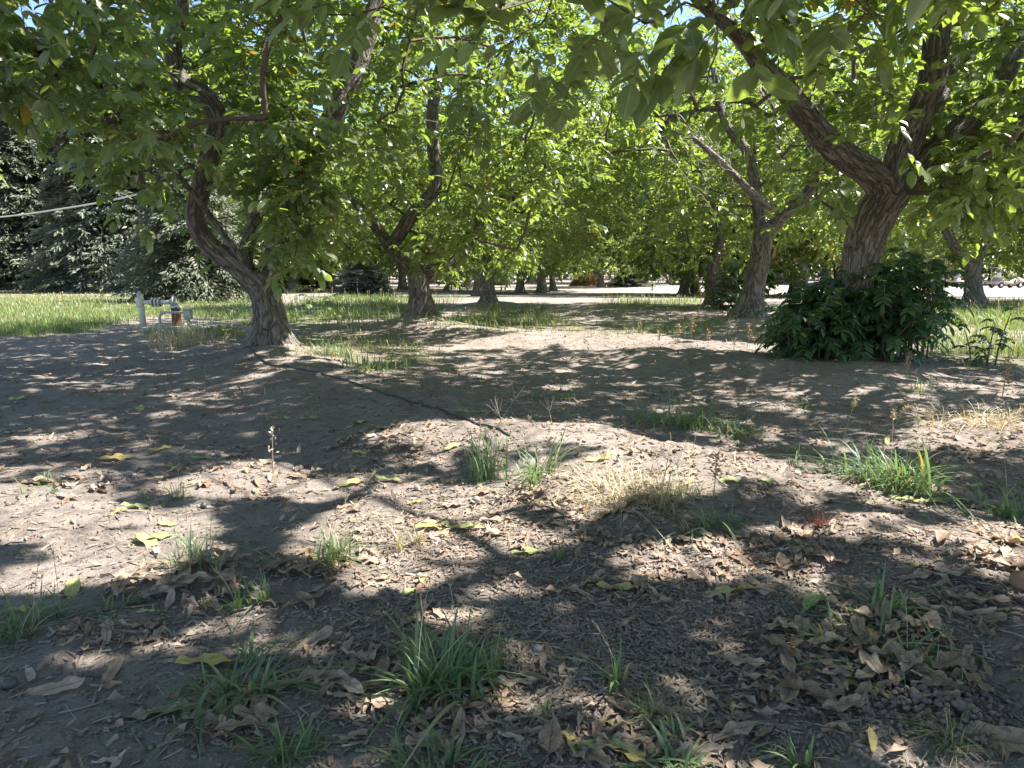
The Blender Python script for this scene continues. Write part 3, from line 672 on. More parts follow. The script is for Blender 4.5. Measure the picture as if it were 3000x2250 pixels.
bx2 = [(600, 700), (850, 780), (960, 740), (1090, 720), (1180, 800), (1260, 770), (1340, 850), (1420, 790), (1560, 760), (1800, 650)]
walnut(T2, [(tr, rr_), la, lb, lc, ld], [(T2+[0, 0, 4.4], (5.0, 4.6, 3.7), 1.0), (T2+[-.1, -1.2, 1.9], (1.9, 1.0, .8), .10)], 900, 5, False, (.17, .088), 'leaf',
       nogap(below(bx2), SKYGAP+[(1270, 400, 45, 330, .55), (1170, 700, 60, 60, .5)], [(la[0][:4], 0), lb], .46), "upright walnut tree whose forked limbs spread over the lit mound and lush grass", seed=23, sides=22, mask=False, extra=np.array([at(x, y, y2+d) for x, y, d in [(1390, 655, -.3), (1370, 610, -.4), (1420, 580, -.2), (1400, 700, -.4), (1310, 560, -.5), (1330, 610, -.5), (1290, 640, -.5), (1250, 745, -.6), (1215, 720, -.5), (1180, 770, -.4), (1440, 640, 0), (1460, 700, .1), (1350, 800, .2), (1100, 720, -.4), (1050, 690, -.3)]]))
y3 = R1[1]
tr, rr_ = L_([(2500, 1052), (2503, 950), (2511, 840), (2524, 740), (2560, 640), (2612, 560)], y3, y3, [52, 46, 46, 52, 54, 54]); root_in(tr, R1)
la = L_([(2600, 575), (2555, 512), (2450, 440), (2352, 330), (2290, 250), (2232, 190), (2165, 100), (2060, 10), (1960, -100)], y3, y3-.9, [44, 40, 35, 33, 29, 26, 24, 19, 12])
lb = L_([(2618, 570), (2640, 450), (2690, 340), (2728, 240), (2742, 120), (2748, 0), (2740, -160)], y3, y3-.2, [46, 42, 40, 36, 34, 33, 26])
lc = L_([(2625, 570), (2735, 442), (2830, 362), (2890, 300), (2960, 190), (3010, 110), (3080, -20)], y3, y3+.5, [38, 31, 30, 28, 27, 22, 14])
ld = L_([(2640, 450), (2740, 300), (2800, 130), (2815, 0), (2830, -150)], y3, y3+1.8, [26, 26, 27, 26, 20])
bx3 = [(1500, 60), (1900, 200), (2060, 240), (2200, 420), (2300, 560), (2420, 600), (2500, 500), (2680, 540), (2720, 640), (2900, 620), (3000, 640), (3300, 700)]
walnut(R1, [(tr, rr_), la, lb, lc, ld], [(R1+[.2, 0, 4.6], (4.8, 4.4, 3.5), 1.0), (R1+[1.8, -.6, 2.6], (1.8, 1.6, 1.2), .2)], 900, 5, True, (.15, .082), 'leaf',
       nogap(below(bx3), SKYGAP+[(2380, 360, 150, 55, .35), (2735, 150, 40, 200, .8), (2600, 560, 80, 60, .6)], [la, lb, lc]), "big walnut tree rising out of a dark sapling thicket, three heavy limbs spreading overhead", seed=37)
y4 = R2[1]
tr, rr_ = L_([(2192, 935), (2208, 850), (2224, 770), (2236, 690), (2252, 660)], y4, y4, [38, 30, 28, 28, 24]); root_in(tr, R2)
la = L_([(2240, 690), (2290, 632), (2350, 582), (2382, 530), (2372, 440), (2400, 320)], y4, y4-.3, [22, 20, 18, 16, 12, 8])
lb = L_([(2228, 700), (2216, 570), (2190, 450), (2120, 350), (2090, 200)], y4, y4+.6, [18, 16, 14, 11, 8])
dd = L_([(2262, 612), (2200, 562), (2130, 490), (2065, 432), (2025, 398)], y4-.6, y4-.8, [11, 11, 9, 8, 5])
bx4 = [(1600, 420), (1800, 560), (1950, 600), (2100, 620), (2300, 660), (2450, 720), (2600, 700), (2900, 640)]
walnut(R2, [(tr, rr_), la, lb], [(R2+[.5, 0, 4.8], (5.2, 4.6, 3.6), 1.0)], 860, 5, False, (.175, .09), 'leaf', nogap(below(bx4), SKYGAP+[(2140, 420, 120, 120, .85), (2220, 640, 60, 60, .5)], [la, dd]),
       "walnut tree left of the sapling thicket with a bare grey dead branch", seed=41, sides=20, dead=[dd])
y5 = B3[1]
tr, rr_ = L_([(1432, 898), (1430, 820), (1428, 740), (1436, 660), (1440, 600)], y5, y5, [20, 17, 15, 13, 11]); root_in(tr, B3)
la = L_([(1430, 730), (1400, 610), (1412, 480), (1370, 330)], y5, y5+.4, [11, 9, 7, 4]); lb = L_([(1438, 650), (1480, 540), (1530, 420), (1560, 260)], y5, y5-.6, [10, 9, 7, 4])
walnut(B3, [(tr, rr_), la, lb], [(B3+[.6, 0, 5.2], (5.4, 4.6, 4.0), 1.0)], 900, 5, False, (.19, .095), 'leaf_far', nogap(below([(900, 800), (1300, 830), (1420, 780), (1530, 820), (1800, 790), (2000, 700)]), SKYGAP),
       "straight walnut tree with a sunlit streak down its trunk, behind the grassy strip", seed=53, sides=16, mask=False)
y6 = B4[1]
tr, rr_ = L_([(2087, 903), (2086, 800), (2112, 700), (2146, 610), (2152, 500)], y6, y6, [18, 14, 13, 12, 9]); root_in(tr, B4)
la = L_([(2112, 700), (2090, 600), (2040, 480), (2000, 340)], y6, y6, [9, 8, 6, 4])
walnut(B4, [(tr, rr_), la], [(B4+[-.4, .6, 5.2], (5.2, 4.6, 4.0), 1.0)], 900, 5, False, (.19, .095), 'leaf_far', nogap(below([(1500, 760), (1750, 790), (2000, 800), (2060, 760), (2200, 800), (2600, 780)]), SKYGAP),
       "slim leaning walnut tree just behind the one with the dead branch", seed=59, sides=16, mask=False)
y7 = R3[1]
tr, rr_ = L_([(2856, 898), (2852, 840), (2850, 800), (2858, 770)], y7, y7, [26, 22, 20, 18]); root_in(tr, R3)
la = L_([(2852, 800), (2810, 745), (2768, 670), (2735, 590), (2700, 480)], y7, y7-.3, [16, 14, 12, 9, 6]); lb = L_([(2856, 790), (2880, 720), (2930, 640), (3000, 560)], y7, y7, [15, 13, 10, 7])
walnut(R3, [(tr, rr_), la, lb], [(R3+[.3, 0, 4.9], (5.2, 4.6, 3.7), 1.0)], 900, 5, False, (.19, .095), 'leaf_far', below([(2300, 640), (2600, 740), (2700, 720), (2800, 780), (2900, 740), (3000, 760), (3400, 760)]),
       "walnut tree standing in bright grass beside the gravel road, forked low", seed=61, sides=18, mask=False)
# the tree beside the camera: only the shade it throws and the sprays that hang into view are seen
R0 = np.array([2.75, 1.2, gz(2.75, 1.2)])
hang = []
hr = np.random.default_rng(5)
for (px, py, Y) in [(1390, 10, 2.9), (1470, 30, 2.9), (1430, 75, 2.8), (1545, 10, 3.1), (1600, 30, 3.2), (1680, -10, 3.3), (1550, 205, 4.6), (1630, 225, 4.8), (1890, 70, 3.2), (1860, 120, 3.4), (1960, 40, 3.1), (2090, -20, 2.8), (2150, 20, 2.7), (2190, 70, 2.7), (2120, 90, 3.1), (1740, 40, 4.4), (1200, -80, 3.6), (1030, -70, 3.4)]:
    hang.append(at(px, py, Y))
def keep0(P, rng):
    px, py, d = proj(P); return ~((d > .15) & (px > -250) & (px < 3250) & (py > -190))
tr = np.array([R0+[0, 0, -.2], R0+[.02, 0, .5], R0+[-.05, .05, 1.3], R0+[-.15, .1, 1.9]])
limbs = [(tr, [.27, .22, .2, .18]), (np.array([tr[-1], tr[-1]+[-.9, .0, 1.0], tr[-1]+[-1.8, .3, 2.0], tr[-1]+[-2.8, .8, 3.2]]), [.09, .06, .04, .02]),
         (np.array([tr[-1], tr[-1]+[.9, .8, 1.0], tr[-1]+[1.7, 1.8, 2.2], tr[-1]+[2.2, 2.6, 3.6]]), [.13, .11, .08, .05]), (np.array([tr[-1], tr[-1]+[-.6, -.9, 1.2], tr[-1]+[-1.5, -1.8, 2.6], tr[-1]+[-2.0, -2.4, 4.0]]), [.12, .1, .07, .04]),
         (np.array([tr[-1], [3.0, 2.4, 3.4], [3.1, 3.9, 4.8], [2.7, 5.0, 5.6], [1.9, 5.8, 6.1]]), [.10, .05, .028, .018, .012]),  # added unseen limb carrying the forward crown lobe, thin to soften its shadow
         (np.array([tr[-1], tr[-1]+[-.1, .3, 1.5], tr[-1]+[-.3, .5, 3.0], tr[-1]+[-.4, .6, 4.6]]), [.12, .1, .07, .04])]
walnut(R0, limbs, [(R0+[-.2, .6, 5.2], (5.0, 5.2, 3.2), 1.0), (R0+[1.5, 1.4, 4.5], (3.2, 3.6, 2.6), .35), (np.array([1.0, 6.2, 6.3]), (3.6, 2.8, 1.7), .34), (np.array([3.2, 4.8, 6.2]), (2.6, 2.4, 1.6), .2)], 1150, 6, True, (.145, .078), 'leaf_cool', keep0, "walnut tree beside the viewer, dark leaf sprays hanging in along the top edge", seed=71, extra=np.array(hang), yellow=.01, wood_k=.5)  # includes an unseen forward crown lobe added to shade the middle ground

# ------------------------------------------------------------------ the rest of the orchard: four kinds of tree, copied
def proto(px, py, seed, lean, fork, label, r=.24, n=850, far='leaf_far', low=1.15, group="walnut trees of the orchard", cat_name="walnut_tree"):
    b = G(px, py); rng = np.random.default_rng(seed)
    tr = np.array([b+[0, 0, -.2], b+[lean*.25, 0, .5], b+[lean*.7, .05, 1.3], b+[lean*1.25, .1, fork]])
    limbs = [(tr, [r*1.25, r, r*.88, r*.85])]
    for k in range(4):
        a = k*1.6+seed+rng.uniform(-.4, .4); d = np.array([math.cos(a), math.sin(a), 0]); q = tr[-1]
        limbs.append((np.array([q-[0, 0, .15], q+d*.7+[0, 0, .7], q+d*1.3+[0, 0, 1.9], q+d*rng.uniform(1.5, 2.6)+[0, 0, rng.uniform(3, 4.5)]]), [r*.6, r*.5, r*.36, r*.15]))
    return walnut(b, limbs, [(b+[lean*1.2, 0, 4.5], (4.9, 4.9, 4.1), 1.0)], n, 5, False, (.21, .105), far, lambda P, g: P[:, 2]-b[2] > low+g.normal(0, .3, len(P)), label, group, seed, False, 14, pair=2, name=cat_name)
PA = proto(1522, 861, 101, .15, 2.0, "walnut tree with a dark swollen trunk, next right of the green shed")
PB = proto(1306, 853, 102, .55, 2.2, "small walnut tree with a trunk leaning right in front of the pipe fence", .2)
PC = proto(1621, 853, 103, -.2, 1.3, "low forked walnut tree next left of the brown brush pile", .21, low=1.4)
PD = proto(2003, 864, 104, .1, 2.6, "shaded walnut tree beside the road and right of the wooden gate")
def put(src, px, py, label, sc, rz, p=None):
    c = copy_tree(src); p = G(px, py) if p is None else np.array([p[0], p[1], gz(p[0], p[1])-.05]); c.location = tuple(p); c.rotation_euler = (0, 0, rz); c.scale = (sc, sc, sc); c["label"] = label; return c
for (px, py, src, sc, rz, label) in [
        (1588, 857, PA, 1.55, 2.1, "upright walnut tree paired with the forked one left of the brush pile"),
        (1371, 843, PC, 1.76, .7, "shaded walnut tree with low leaves hiding its trunk, left of the green shed"),
        (2036, 863, PB, 1.69, 3.6, "walnut tree with a strongly leaning trunk next to the slim lit one"),
        (972, 847, PB, 1.62, 2.6, "thin dark walnut tree leaning left, behind the big pump-side tree"),
        (1065, 842, PD, 1.76, 1.2, "walnut tree rising behind the dark bush near the road"),
        (1181, 850, PA, 1.55, 4.0, "dark walnut tree half hidden behind the trunk on the mound"),
        (1400, 868, PD, 1.1, 5.2, "walnut tree hidden behind the trunk with the sunlit streak"),
        (1760, 842, PD, 1.5, 2.9, "tall pale walnut crown hanging above the brush pile and dark evergreen"),
        (2140, 868, PD, 1.55, 1.9, "walnut tree close behind the one with the dead branch"),
        (2330, 866, PA, 1.49, 3.3, "yellow green walnut tree behind the left side of the sapling thicket"),
        (2460, 869, PC, 1.62, .3, "walnut tree glowing yellow green behind the thicket and big trunk"),
        (2640, 868, PB, 1.69, 5.5, "walnut tree hidden behind the right side of the thicket"),
        (3140, 884, PD, 1.1, 4.4, "walnut tree reaching in from the right edge above the golf cart"),
        (760, 852, PA, 1.69, 5.0, "walnut tree deep behind the left trunk, against the conifers"),
        (860, 856, PD, 1.49, .4, "walnut tree in the deep shade between the two left trunks")]:
    put(src, px, py, label, sc, rz)
for q_ in (PA, PC, PD): q_.scale = (1.3, 1.3, 1.3)
put(PD, 0, 0, "walnut tree standing left of the pump meadow, its bright leaves at the left edge", 1.25, .8, (-20.0, 17.5))

# ------------------------------------------------------------------ conifers and other background trees
def conifer(base, H, Rad, n, seed, label, name="conifer_tree", skirt=.2, spray=.42, group="dark conifers behind the meadow", per=30, mat='conifer'):
    rng = np.random.default_rng(seed); base = np.asarray(base, float); root = empty(name, base, label, "conifer tree", group)
    tr = np.array([[0, 0, -.3], [0, 0, H*.35], [.1, 0, H*.7], [.1, .05, H]]); V, q, c, bk, _, _ = bark_tube(tr, [H*.028, H*.02, H*.011, .02], 12, .3, .05, seed)
    build("trunk", V, None, M['bark_brown'], root, c, q, None, True, vattr={"bark": bk})
    z = skirt+(H-skirt)*(1-np.sqrt(rng.random(n)))*.99; a = rng.random(n)*6.283; L = Rad*(1-(z/H)**1.25)*rng.uniform(.65, 1.15, n)*(.8+.5*noise3(np.stack([np.cos(a)*2, np.sin(a)*2, z*.6], -1)+seed, 1.0))+.25
    d = np.stack([np.cos(a), np.sin(a), np.zeros(n)], -1); p0 = np.stack([0*z, 0*z, z], -1); s = Soup()
    dr = rng.uniform(.15, .55, n); pend = p0+d*L[:, None]+np.stack([0*z, 0*z, L*(.15-dr)], -1); pm = p0+d*(L*.5)[:, None]+np.stack([0*z, 0*z, L*.12], -1)
    s.strips(p0, pm, .02, .5, 1); s.strips(pm, pend, .012, .5, 1)
    t = rng.random((n, per))**.6; P = ((1-t)**2)[..., None]*p0[:, None]+(2*t*(1-t))[..., None]*pm[:, None]+(t**2)[..., None]*pend[:, None]
    sd = np.stack([-d[:, 1], d[:, 0], 0*z], -1)[:, None]*rng.normal(0, 1, (n, per, 1)); wid = (L*.22)[:, None, None]
    P = P+sd*wid*np.clip(1.1-t, .1, 1)[..., None]+rng.normal(0, .06, P.shape); ax = d[:, None]*.8+sd*.7+np.array([0, 0, -.35])+rng.normal(0, .25, P.shape)
    P = P.reshape(-1, 3); ax = ax.reshape(-1, 3); N = len(P); tint = np.clip(np.repeat(rng.random(n)*.5+.05, per)+.30*t.ravel()**2+rng.normal(0, .1, N), 0, .92)  # tint rises outward: sunlight on the spray tips is put into the colour
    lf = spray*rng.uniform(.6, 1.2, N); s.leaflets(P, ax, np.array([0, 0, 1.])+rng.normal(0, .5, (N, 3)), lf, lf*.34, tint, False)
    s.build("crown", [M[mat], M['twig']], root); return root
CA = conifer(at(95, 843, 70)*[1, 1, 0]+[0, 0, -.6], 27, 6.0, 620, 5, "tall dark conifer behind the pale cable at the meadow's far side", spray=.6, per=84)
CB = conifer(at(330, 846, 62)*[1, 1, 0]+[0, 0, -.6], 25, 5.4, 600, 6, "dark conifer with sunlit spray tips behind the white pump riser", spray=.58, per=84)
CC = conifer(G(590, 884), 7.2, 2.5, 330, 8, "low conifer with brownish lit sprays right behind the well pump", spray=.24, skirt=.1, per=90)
for (px, Y, src, sc, rz, label) in [(-320, 72, CB, 1.05, 2.0, "conifer at the far left end of the meadow"), (-130, 66, CA, .95, 1.1, "conifer second from the left end of the meadow"), (215, 76, CB, 1.1, 4.1, "tallest conifer in the row, standing back above the cable's right end"),
        (450, 72, CA, 1.0, 3.0, "conifer just left of the S-bent limb"), (560, 64, CB, .9, .6, "conifer seen between the S-bent limb and left trunk"), (690, 74, CA, 1.05, 5.0, "conifer hidden behind the left walnut's crown"), (830, 82, CB, 1.1, 2.5, "conifer farthest right in the dark row"), (20, 84, CB, 1.2, 5.6, "conifer in the second row above the meadow")]:
    c = copy_tree(src); p = at(px, 845, Y); c.location = (p[0], p[1], -.62); c.rotation_euler = (0, 0, rz); c.scale = (sc, sc, sc); c["label"] = label
CD = copy_tree(CC); p = G(500, 868); CD.location = tuple(p); CD.rotation_euler = (0, 0, 2.2); CD.scale = (1.25, 1.25, 1.1); CD["label"] = "dark shaded conifer between the meadow and the low brownish one"
CE = copy_tree(CC); p = G(1060, 868); CE.location = tuple(p); CE.rotation_euler = (0, 0, 4.0); CE.scale = (.75, .75, .36); CE["label"] = "low dark spreading evergreen bush beside the left end of the road"; CE["group"] = "dark evergreen bushes by the road"
CF = copy_tree(CC); p = G(1850, 841); CF.location = tuple(p); CF.rotation_euler = (0, 0, 1.0); CF.scale = (1.05, 1.05, .42); CF["label"] = "round black green evergreen bush between the brush pile and wooden gate"; CF["group"] = "dark evergreen bushes by the road"
BA = proto(1950, 838, 131, .2, 2.6, "grey green feathery tree above the leaning wooden gate", .26, 420, 'leaf_grey', .5, "trees beyond the road", "shade_tree"); BA.scale = (1.7,)*3; BA["category"] = "shade tree"
BA.location = tuple(at(1960, 836, 98)*[1, 1, 0]+[0, 0, -.62])
for i, (px, Y, sc, rz, label) in enumerate([(1120, 104, 2.1, .5, "grey green tree beyond the fence at the left end of the road"), (1260, 112, 2.3, 2.0, "grey green tree far behind the small leaning walnut"), (1420, 108, 2.0, 4.0, "grey green tree behind the dark green shed"), (1560, 112, 2.3, 1.0, "grey green tree behind the pipe fence, right of the shed"),
        (1690, 104, 1.7, 5.0, "grey green tree standing behind the brown brush pile"), (1830, 112, 2.2, 3.1, "grey green tree towering behind the black evergreen bush"), (2110, 106, 2.0, 2.4, "grey green tree behind the leaning trunks by the road"), (2270, 102, 2.1, .2, "grey green tree behind the slatted shed's left side"),
        (2420, 108, 2.3, 3.7, "grey green tree behind the slatted shed's right side"), (2600, 104, 2.2, 1.5, "grey green tree behind the thicket's right half"), (2760, 110, 2.2, 5.7, "grey green tree rising behind the brown boarded shed"), (2910, 100, 1.9, 2.9, "grey green tree behind the golf cart"), (3060, 96, 2.0, 4.5, "grey green tree past the right edge beside the golf cart"), (960, 106, 2.2, 3.3, "grey green tree behind the conifer row's right end"), (3250, 110, 2.2, .9, "grey green tree outside the right edge across the road"), (780, 112, 2.3, 5.1, "grey green tree far behind the left trunk")]):
    c = copy_tree(BA); p = at(px, 836, Y); c.location = (p[0], p[1], -.62); c.rotation_euler = (0, 0, rz); c.scale = (sc*1.1, sc*1.1, sc*1.3); c["label"] = label
# a far wood closes the horizon behind everything
def far_wood():
    rng = np.random.default_rng(88); s = Soup(); n = 90000
    a = rng.uniform(-1.15, 1.15, n); r = rng.uniform(150, 185, n); hmax = 22+9*vnoise(a*22+3, a*0+1.0)+5*vnoise(a*70, a*0+4.0)
    z = -.6+hmax*rng.random(n)**.75; P = np.stack([r*np.sin(a), r*np.cos(a), z], -1); keepm = noise3(P, .22) > .30; P = P[keepm]; n = len(P)
    s.leaflets(P, rng.normal(0, 1, (n, 3))+[0, 0, -.3], rng.normal(0, .6, (n, 3))+[0, -.3, .8], rng.uniform(.9, 1.7, n), 1.0, rng.random(n)*.9, False)
    o = s.build("far_woodland", [M['leaf_grey']]); tag(o, "far grey green belt of trees closing the view", "woodland", kind="stuff")
far_wood()

# ------------------------------------------------------------------ sapling thicket at the foot of the right tree
def fronds(s, base, d, L, rng, nl=9, leaf=.115, wd=.036, droop=.5, tint=.3, yel=0.0):
    """long feathered leaves: a curved midrib with opposite lance-shaped leaflets"""
    n = len(base); t = np.linspace(0, 1, nl+2); d = nrm(d); down = np.array([0, 0, -1.])
    rp = base[:, None]+d[:, None]*(L[:, None]*t)[..., None]+down*((L*droop)[:, None]*t**2.2)[..., None]
    for k in range(nl+1): s.strips(rp[:, k], rp[:, k+1], .0032, .3, 1)
    tan = nrm(np.gradient(rp, axis=1)); side = nrm(np.cross(tan, np.array([0, 0, 1.])+rng.normal(0, .1, (n, 1, 3)))); up = np.cross(side, tan)
    T0 = np.clip(tint+rng.normal(0, .16, n), 0, .9)
    for k in range(2, nl+1):
        for sg in (-1, 1):
            ax = side[:, k]*sg*.85+tan[:, k]*.42+down*.22+rng.normal(0, .09, (n, 3)); lf = leaf*(1-.45*abs(k/nl-.55))*rng.uniform(.85, 1.1, n)*(L/.45)
            s.leaflets(rp[:, k], ax, up[:, k]+rng.normal(0, .2, (n, 3)), lf, wd*lf/leaf*1.15, np.where(rng.random(n) < yel, .97, np.clip(T0+rng.normal(0, .06, n), 0, .9)), True)
    s.leaflets(rp[:, -1], tan[:, -1], up[:, -1], leaf*L/.45, wd*1.15, T0, True)
def thicket(name, label, base, spots, seed, nf=7, fl=(.32, .55), leaf=.115, mat='sucker', group=None, yel=.01, cat="sapling thicket", wd=.036):
    rng = np.random.default_rng(seed); base = np.asarray(base, float); root = empty(name, base, label, cat, group); s = Soup(); st = MB()
    for (x, y, h, lx, ly) in spots:
        z = gz(x, y); p = np.array([[x, y, z-.05], [x+lx*.3, y+ly*.3, z+h*.45], [x+lx, y+ly, z+h]]); q = resample(p, .1); st.tube([tuple(v-base) for v in q], np.linspace(.011, .005, len(q)), 6)
        k = nf+int(rng.integers(-1, 3)); a = rng.random()*6.28+np.arange(k)*2.4; tt = np.linspace(.3, 1, k)**.8
        b = np.array([q[min(len(q)-1, int(v*(len(q)-1)))] for v in tt]); el = .15+.75*tt
        d = np.stack([np.cos(a)*np.cos(el), np.sin(a)*np.cos(el), np.sin(el)], -1)
        fronds(s, b, d, rng.uniform(*fl, k), rng, 8, leaf, wd, rng.uniform(.45, .8), rng.uniform(.1, .6), yel)
    st.build("stem", M['twig'], root, True); s.build("foliage", [M[mat], M['twig']], root, base); return root
rng = np.random.default_rng(19); spots = []
for i in range(84):
    px = rng.uniform(2300, 2730); Y = R1[1]+rng.uniform(-.62, .6); x = (px-1500)*Y/FPX/1.0; top = np.interp(px, [2230, 2330, 2420, 2520, 2620, 2700, 2780, 2850], [940, 860, 820, 810, 770, 740, 820, 900])
    h = max(.25, at(px, top, Y)[2]-gz(x, Y)-.2)*rng.uniform(.4, 1.05) if Y < R1[1]-.2 else max(.3, at(px, top, Y)[2]-gz(x, Y)-.1)*rng.uniform(.8, 1.1)
    spots.append((x, Y, h, rng.normal(0, .16), rng.normal(-.05, .14)))
thicket("sapling_thicket", "dense dark green thicket of feather leaved saplings around the big right trunk", R1+[0, -.3, 0], spots, 21, 8, (.30, .5), .15, wd=.044)
p = G(2890, 1075); thicket("walnut_sapling", "small dark sapling standing alone right of the thicket", p, [(p[0], p[1], .5, .05, 0), (p[0]-.12, p[1]+.1, .42, -.12, 0), (p[0]+.2, p[1]+.15, .62, .16, .05)], 22, 5, (.22, .36), .12, cat="sapling", wd=.045)
p = G(2155, 872); thicket("feathery_sapling", "bright yellow green feather leaved sapling beyond the dead-branch tree", p, [(p[0], p[1], 1.6, .2, 0), (p[0]+.5, p[1], 1.1, .4, 0), (p[0]-.6, p[1]+.3, .9, -.3, 0)], 23, 7, (.8, 1.2), .3, 'grass', cat="sapling", wd=.11)
p = G(905, 925); thicket("young_walnut_sapling", "thin light green sapling beside the left trunk at the grass edge", p, [(p[0], p[1], .55, .1, 0), (p[0]+.3, p[1]+.3, .4, .2, 0)], 24, 5, (.35, .5), .13, 'grass', cat="sapling", wd=.05)
p = G(2150, 905); thicket("pale_shrub", "pale grey green shrub between the slim tree and dead-branch tree", p, [(p[0]+rng.normal(0, .45), p[1]+rng.normal(0, .3), rng.uniform(.3, .9), rng.normal(0, .2), 0) for _ in range(16)], 25, 7, (.3, .5), .13, 'leaf_grey', cat="shrub", wd=.07)
p = G(2262, 872); fs = thicket("flowering_shrub", "shrub with red blossoms between the dead-branch tree and thicket", p, [(p[0]+rng.normal(0, .7), p[1]+rng.normal(0, .4), rng.uniform(.9, 2.2), rng.normal(0, .3), 0) for _ in range(18)], 26, 8, (.4, .7), .18, 'leaf_far', cat="shrub", wd=.09)
def blossoms():
    r_ = np.random.default_rng(4)
    for i in range(12):
        m = MB(); c = np.array([r_.normal(0, .8), r_.normal(-.3, .4), r_.uniform(1.3, 2.5)])
        for k in range(6):
            a = k*1.047; b = c+[.12*math.cos(a), .03*r_.normal(), .12*math.sin(a)]; u = c+[.08*math.cos(a+.5), -.05, .08*math.sin(a+.5)]; w = c+[.08*math.cos(a-.5), -.05, .08*math.sin(a-.5)]
            m.add([c, u, b, w], [[0, 1, 2, 3]])
        m.build("blossom", M['flower'], fs)
blossoms()

# ------------------------------------------------------------------ well pump beside the meadow
def pump():
    Y = G(540, 966)[1]; p0 = at(540, 962, Y); k = Y/FPX
    def X(px): return (px-540)*k
    def Z(py): return (962-py)*k
    b = np.array([p0[0], p0[1], gz(p0[0], p0[1])-.02]); root = empty("well_pump", b, "irrigation well pump with white pipe riser and rusty barrel on concrete pad", "well pump")
    s = MB(); s.box(X(440), X(640), -.5, .75, -.12, .10, .02); s.build("concrete_pad", M['concrete'], root)
    s = MB(); s.box(X(428), X(520), .35, .95, -.1, .135, .02); s.build("concrete_pad", M['concrete'], root)
    s = MB(); r = 9*k; s.tube([(X(414), .1, -.15), (X(411), .1, Z(900)), (X(408), .1, Z(868))], [r, r, r*1.02], 16); s.lathe([(r*1.22, Z(893)), (r*1.25, Z(890)), (r*1.25, Z(868)), (r*1.2, Z(865))], 16, loc=(X(408.5), .1, 0)); s.build("riser_pipe", M['pvc'], root, True)
    s = MB(); r2 = 6*k; s.lathe([(r2, 0), (r2*1.15, .01), (r2*1.15, Z(853)-Z(867)), (r2*.8, Z(851)-Z(867)), (r2*.5, Z(847)-Z(867)), (.01, Z(846)-Z(867))], 12, loc=(X(408), .1, Z(867))); s.build("air_vent", M['galv'], root, True)
    s = MB(); zc = Z(879); rp = 6*k; s.lathe([(rp, X(412)), (rp, X(440)), (rp*1.05, X(441)), (rp*1.05, X(470)), (rp, X(471)), (rp, X(500))], 14, 'x', (0, .1, zc)); s.build("discharge_pipe", M['pvc'], root, True)
    s = MB(); rf = 13.5*k
    for x0, x1, f in ((443, 448, 1), (453, 459, 1), (463, 468, 1)): s.lathe([(rf*.9*f, X(x0)), (rf*f, X(x0+1)), (rf*f, X(x1-1)), (rf*.9*f, X(x1))], 18, 'x', (0, .1, zc))
    fl = s.build("check_valve", M['pvc'], root, True); s = MB()
    for a in range(8):
        an = a*math.pi/4; s.lathe([(.011, X(440)), (.011, X(471))], 6, 'x', (0, .1+rf*.72*math.cos(an), zc+rf*.72*math.sin(an)))
    s.lathe([(rf*.62, X(448)), (rf*.62, X(463))], 14, 'x', (0, .1, zc)); s.build("flange_bolt", M['iron'], fl)
    s = MB(); s.lathe([(14*k, .1), (14*k, .13), (13*k, .14), (13*k, Z(896)), (15*k, Z(895)), (15*k, Z(891)), (6*k, Z(889))], 20, loc=(X(512), .1, 0)); s.build("pump_barrel", M['rust'], root, True)
    s = MB(); s.lathe([(16*k, Z(895.5)), (16*k, Z(890)), (10*k, Z(888))], 20, loc=(X(512), .1, 0)); s.build("barrel_cap", M['pvc'], root, True)
    s = MB(); s.tube([(X(498), .1, zc), (X(506), .1, zc), (X(511), .1, zc-.02), (X(512), .1, Z(890))], [10*k, 10*k, 11*k, 11*k], 14); s.lathe([(15*k, X(509)), (16*k, X(510)), (16*k, X(513)), (15*k, X(514))], 16, 'x', (0, .06, Z(876)))
    s.tube([(X(511), .06, Z(868)), (X(511), .06, Z(857))], [.012, .012], 6); s.build("discharge_head", M['galv'], root, True)
    s = MB(); c = [(X(489), -.25, .08), (X(488), -.25, Z(930)), (X(490), -.25, Z(915)), (X(499), -.25, Z(907)), (X(510), -.25, Z(905)), (X(566), -.25, Z(906))]
    s.tube([tuple(v) for v in resample(c, .03)], 3.6*k, 10); s.lathe([(5*k, .1), (5*k, .14)], 10, loc=(X(489), -.25, 0)); s.build("conduit", M['galv'], root, True)
    s = MB(); s.box(X(563), X(579), -.33, -.17, Z(926), Z(897), .012); s.box(X(561), X(581), -.35, -.15, Z(898), Z(894), .006); jb = s.build("junction_box", M['galv'], root)
    s = MB(); s.tube([(X(571), -.25, .05), (X(571), -.25, Z(925))], 4.5*k, 10); s.build("box_post", M['galv'], root, True)
    s = MB(); s.tube([(X(520), .0, Z(893)), (X(524), -.05, Z(915)), (X(519), -.08, Z(935)), (X(526), -.1, .11)], .012, 6); s.build("cable", M['hose'], root, True)
    s = MB(); s.tube([(X(605), .3, 0), (X(605), .3, Z(918))], .018, 8); s.lathe([(.03, Z(918)), (.03, Z(914))], 8, loc=(X(605), .3, 0)); tag(s.build("stub_pipe", M['galv'], root, True))
pump()
def cable_span():
    pts = [at(-260, 655, 26), at(0, 636, 24), at(180, 612, 22.5), at(372, 577, 21), at(520, 530, 20), at(640, 470, 19)]
    p = resample(pts, .4); m = MB(); b = p[0]; m.tube([tuple(q-b) for q in p], .022, 8)
    o = m.build("overhead_cable", M['cable'], None, True); o.location = tuple(b); tag(o, "pale cable sagging across the dark conifers into the leaves", "cable")
cable_span()
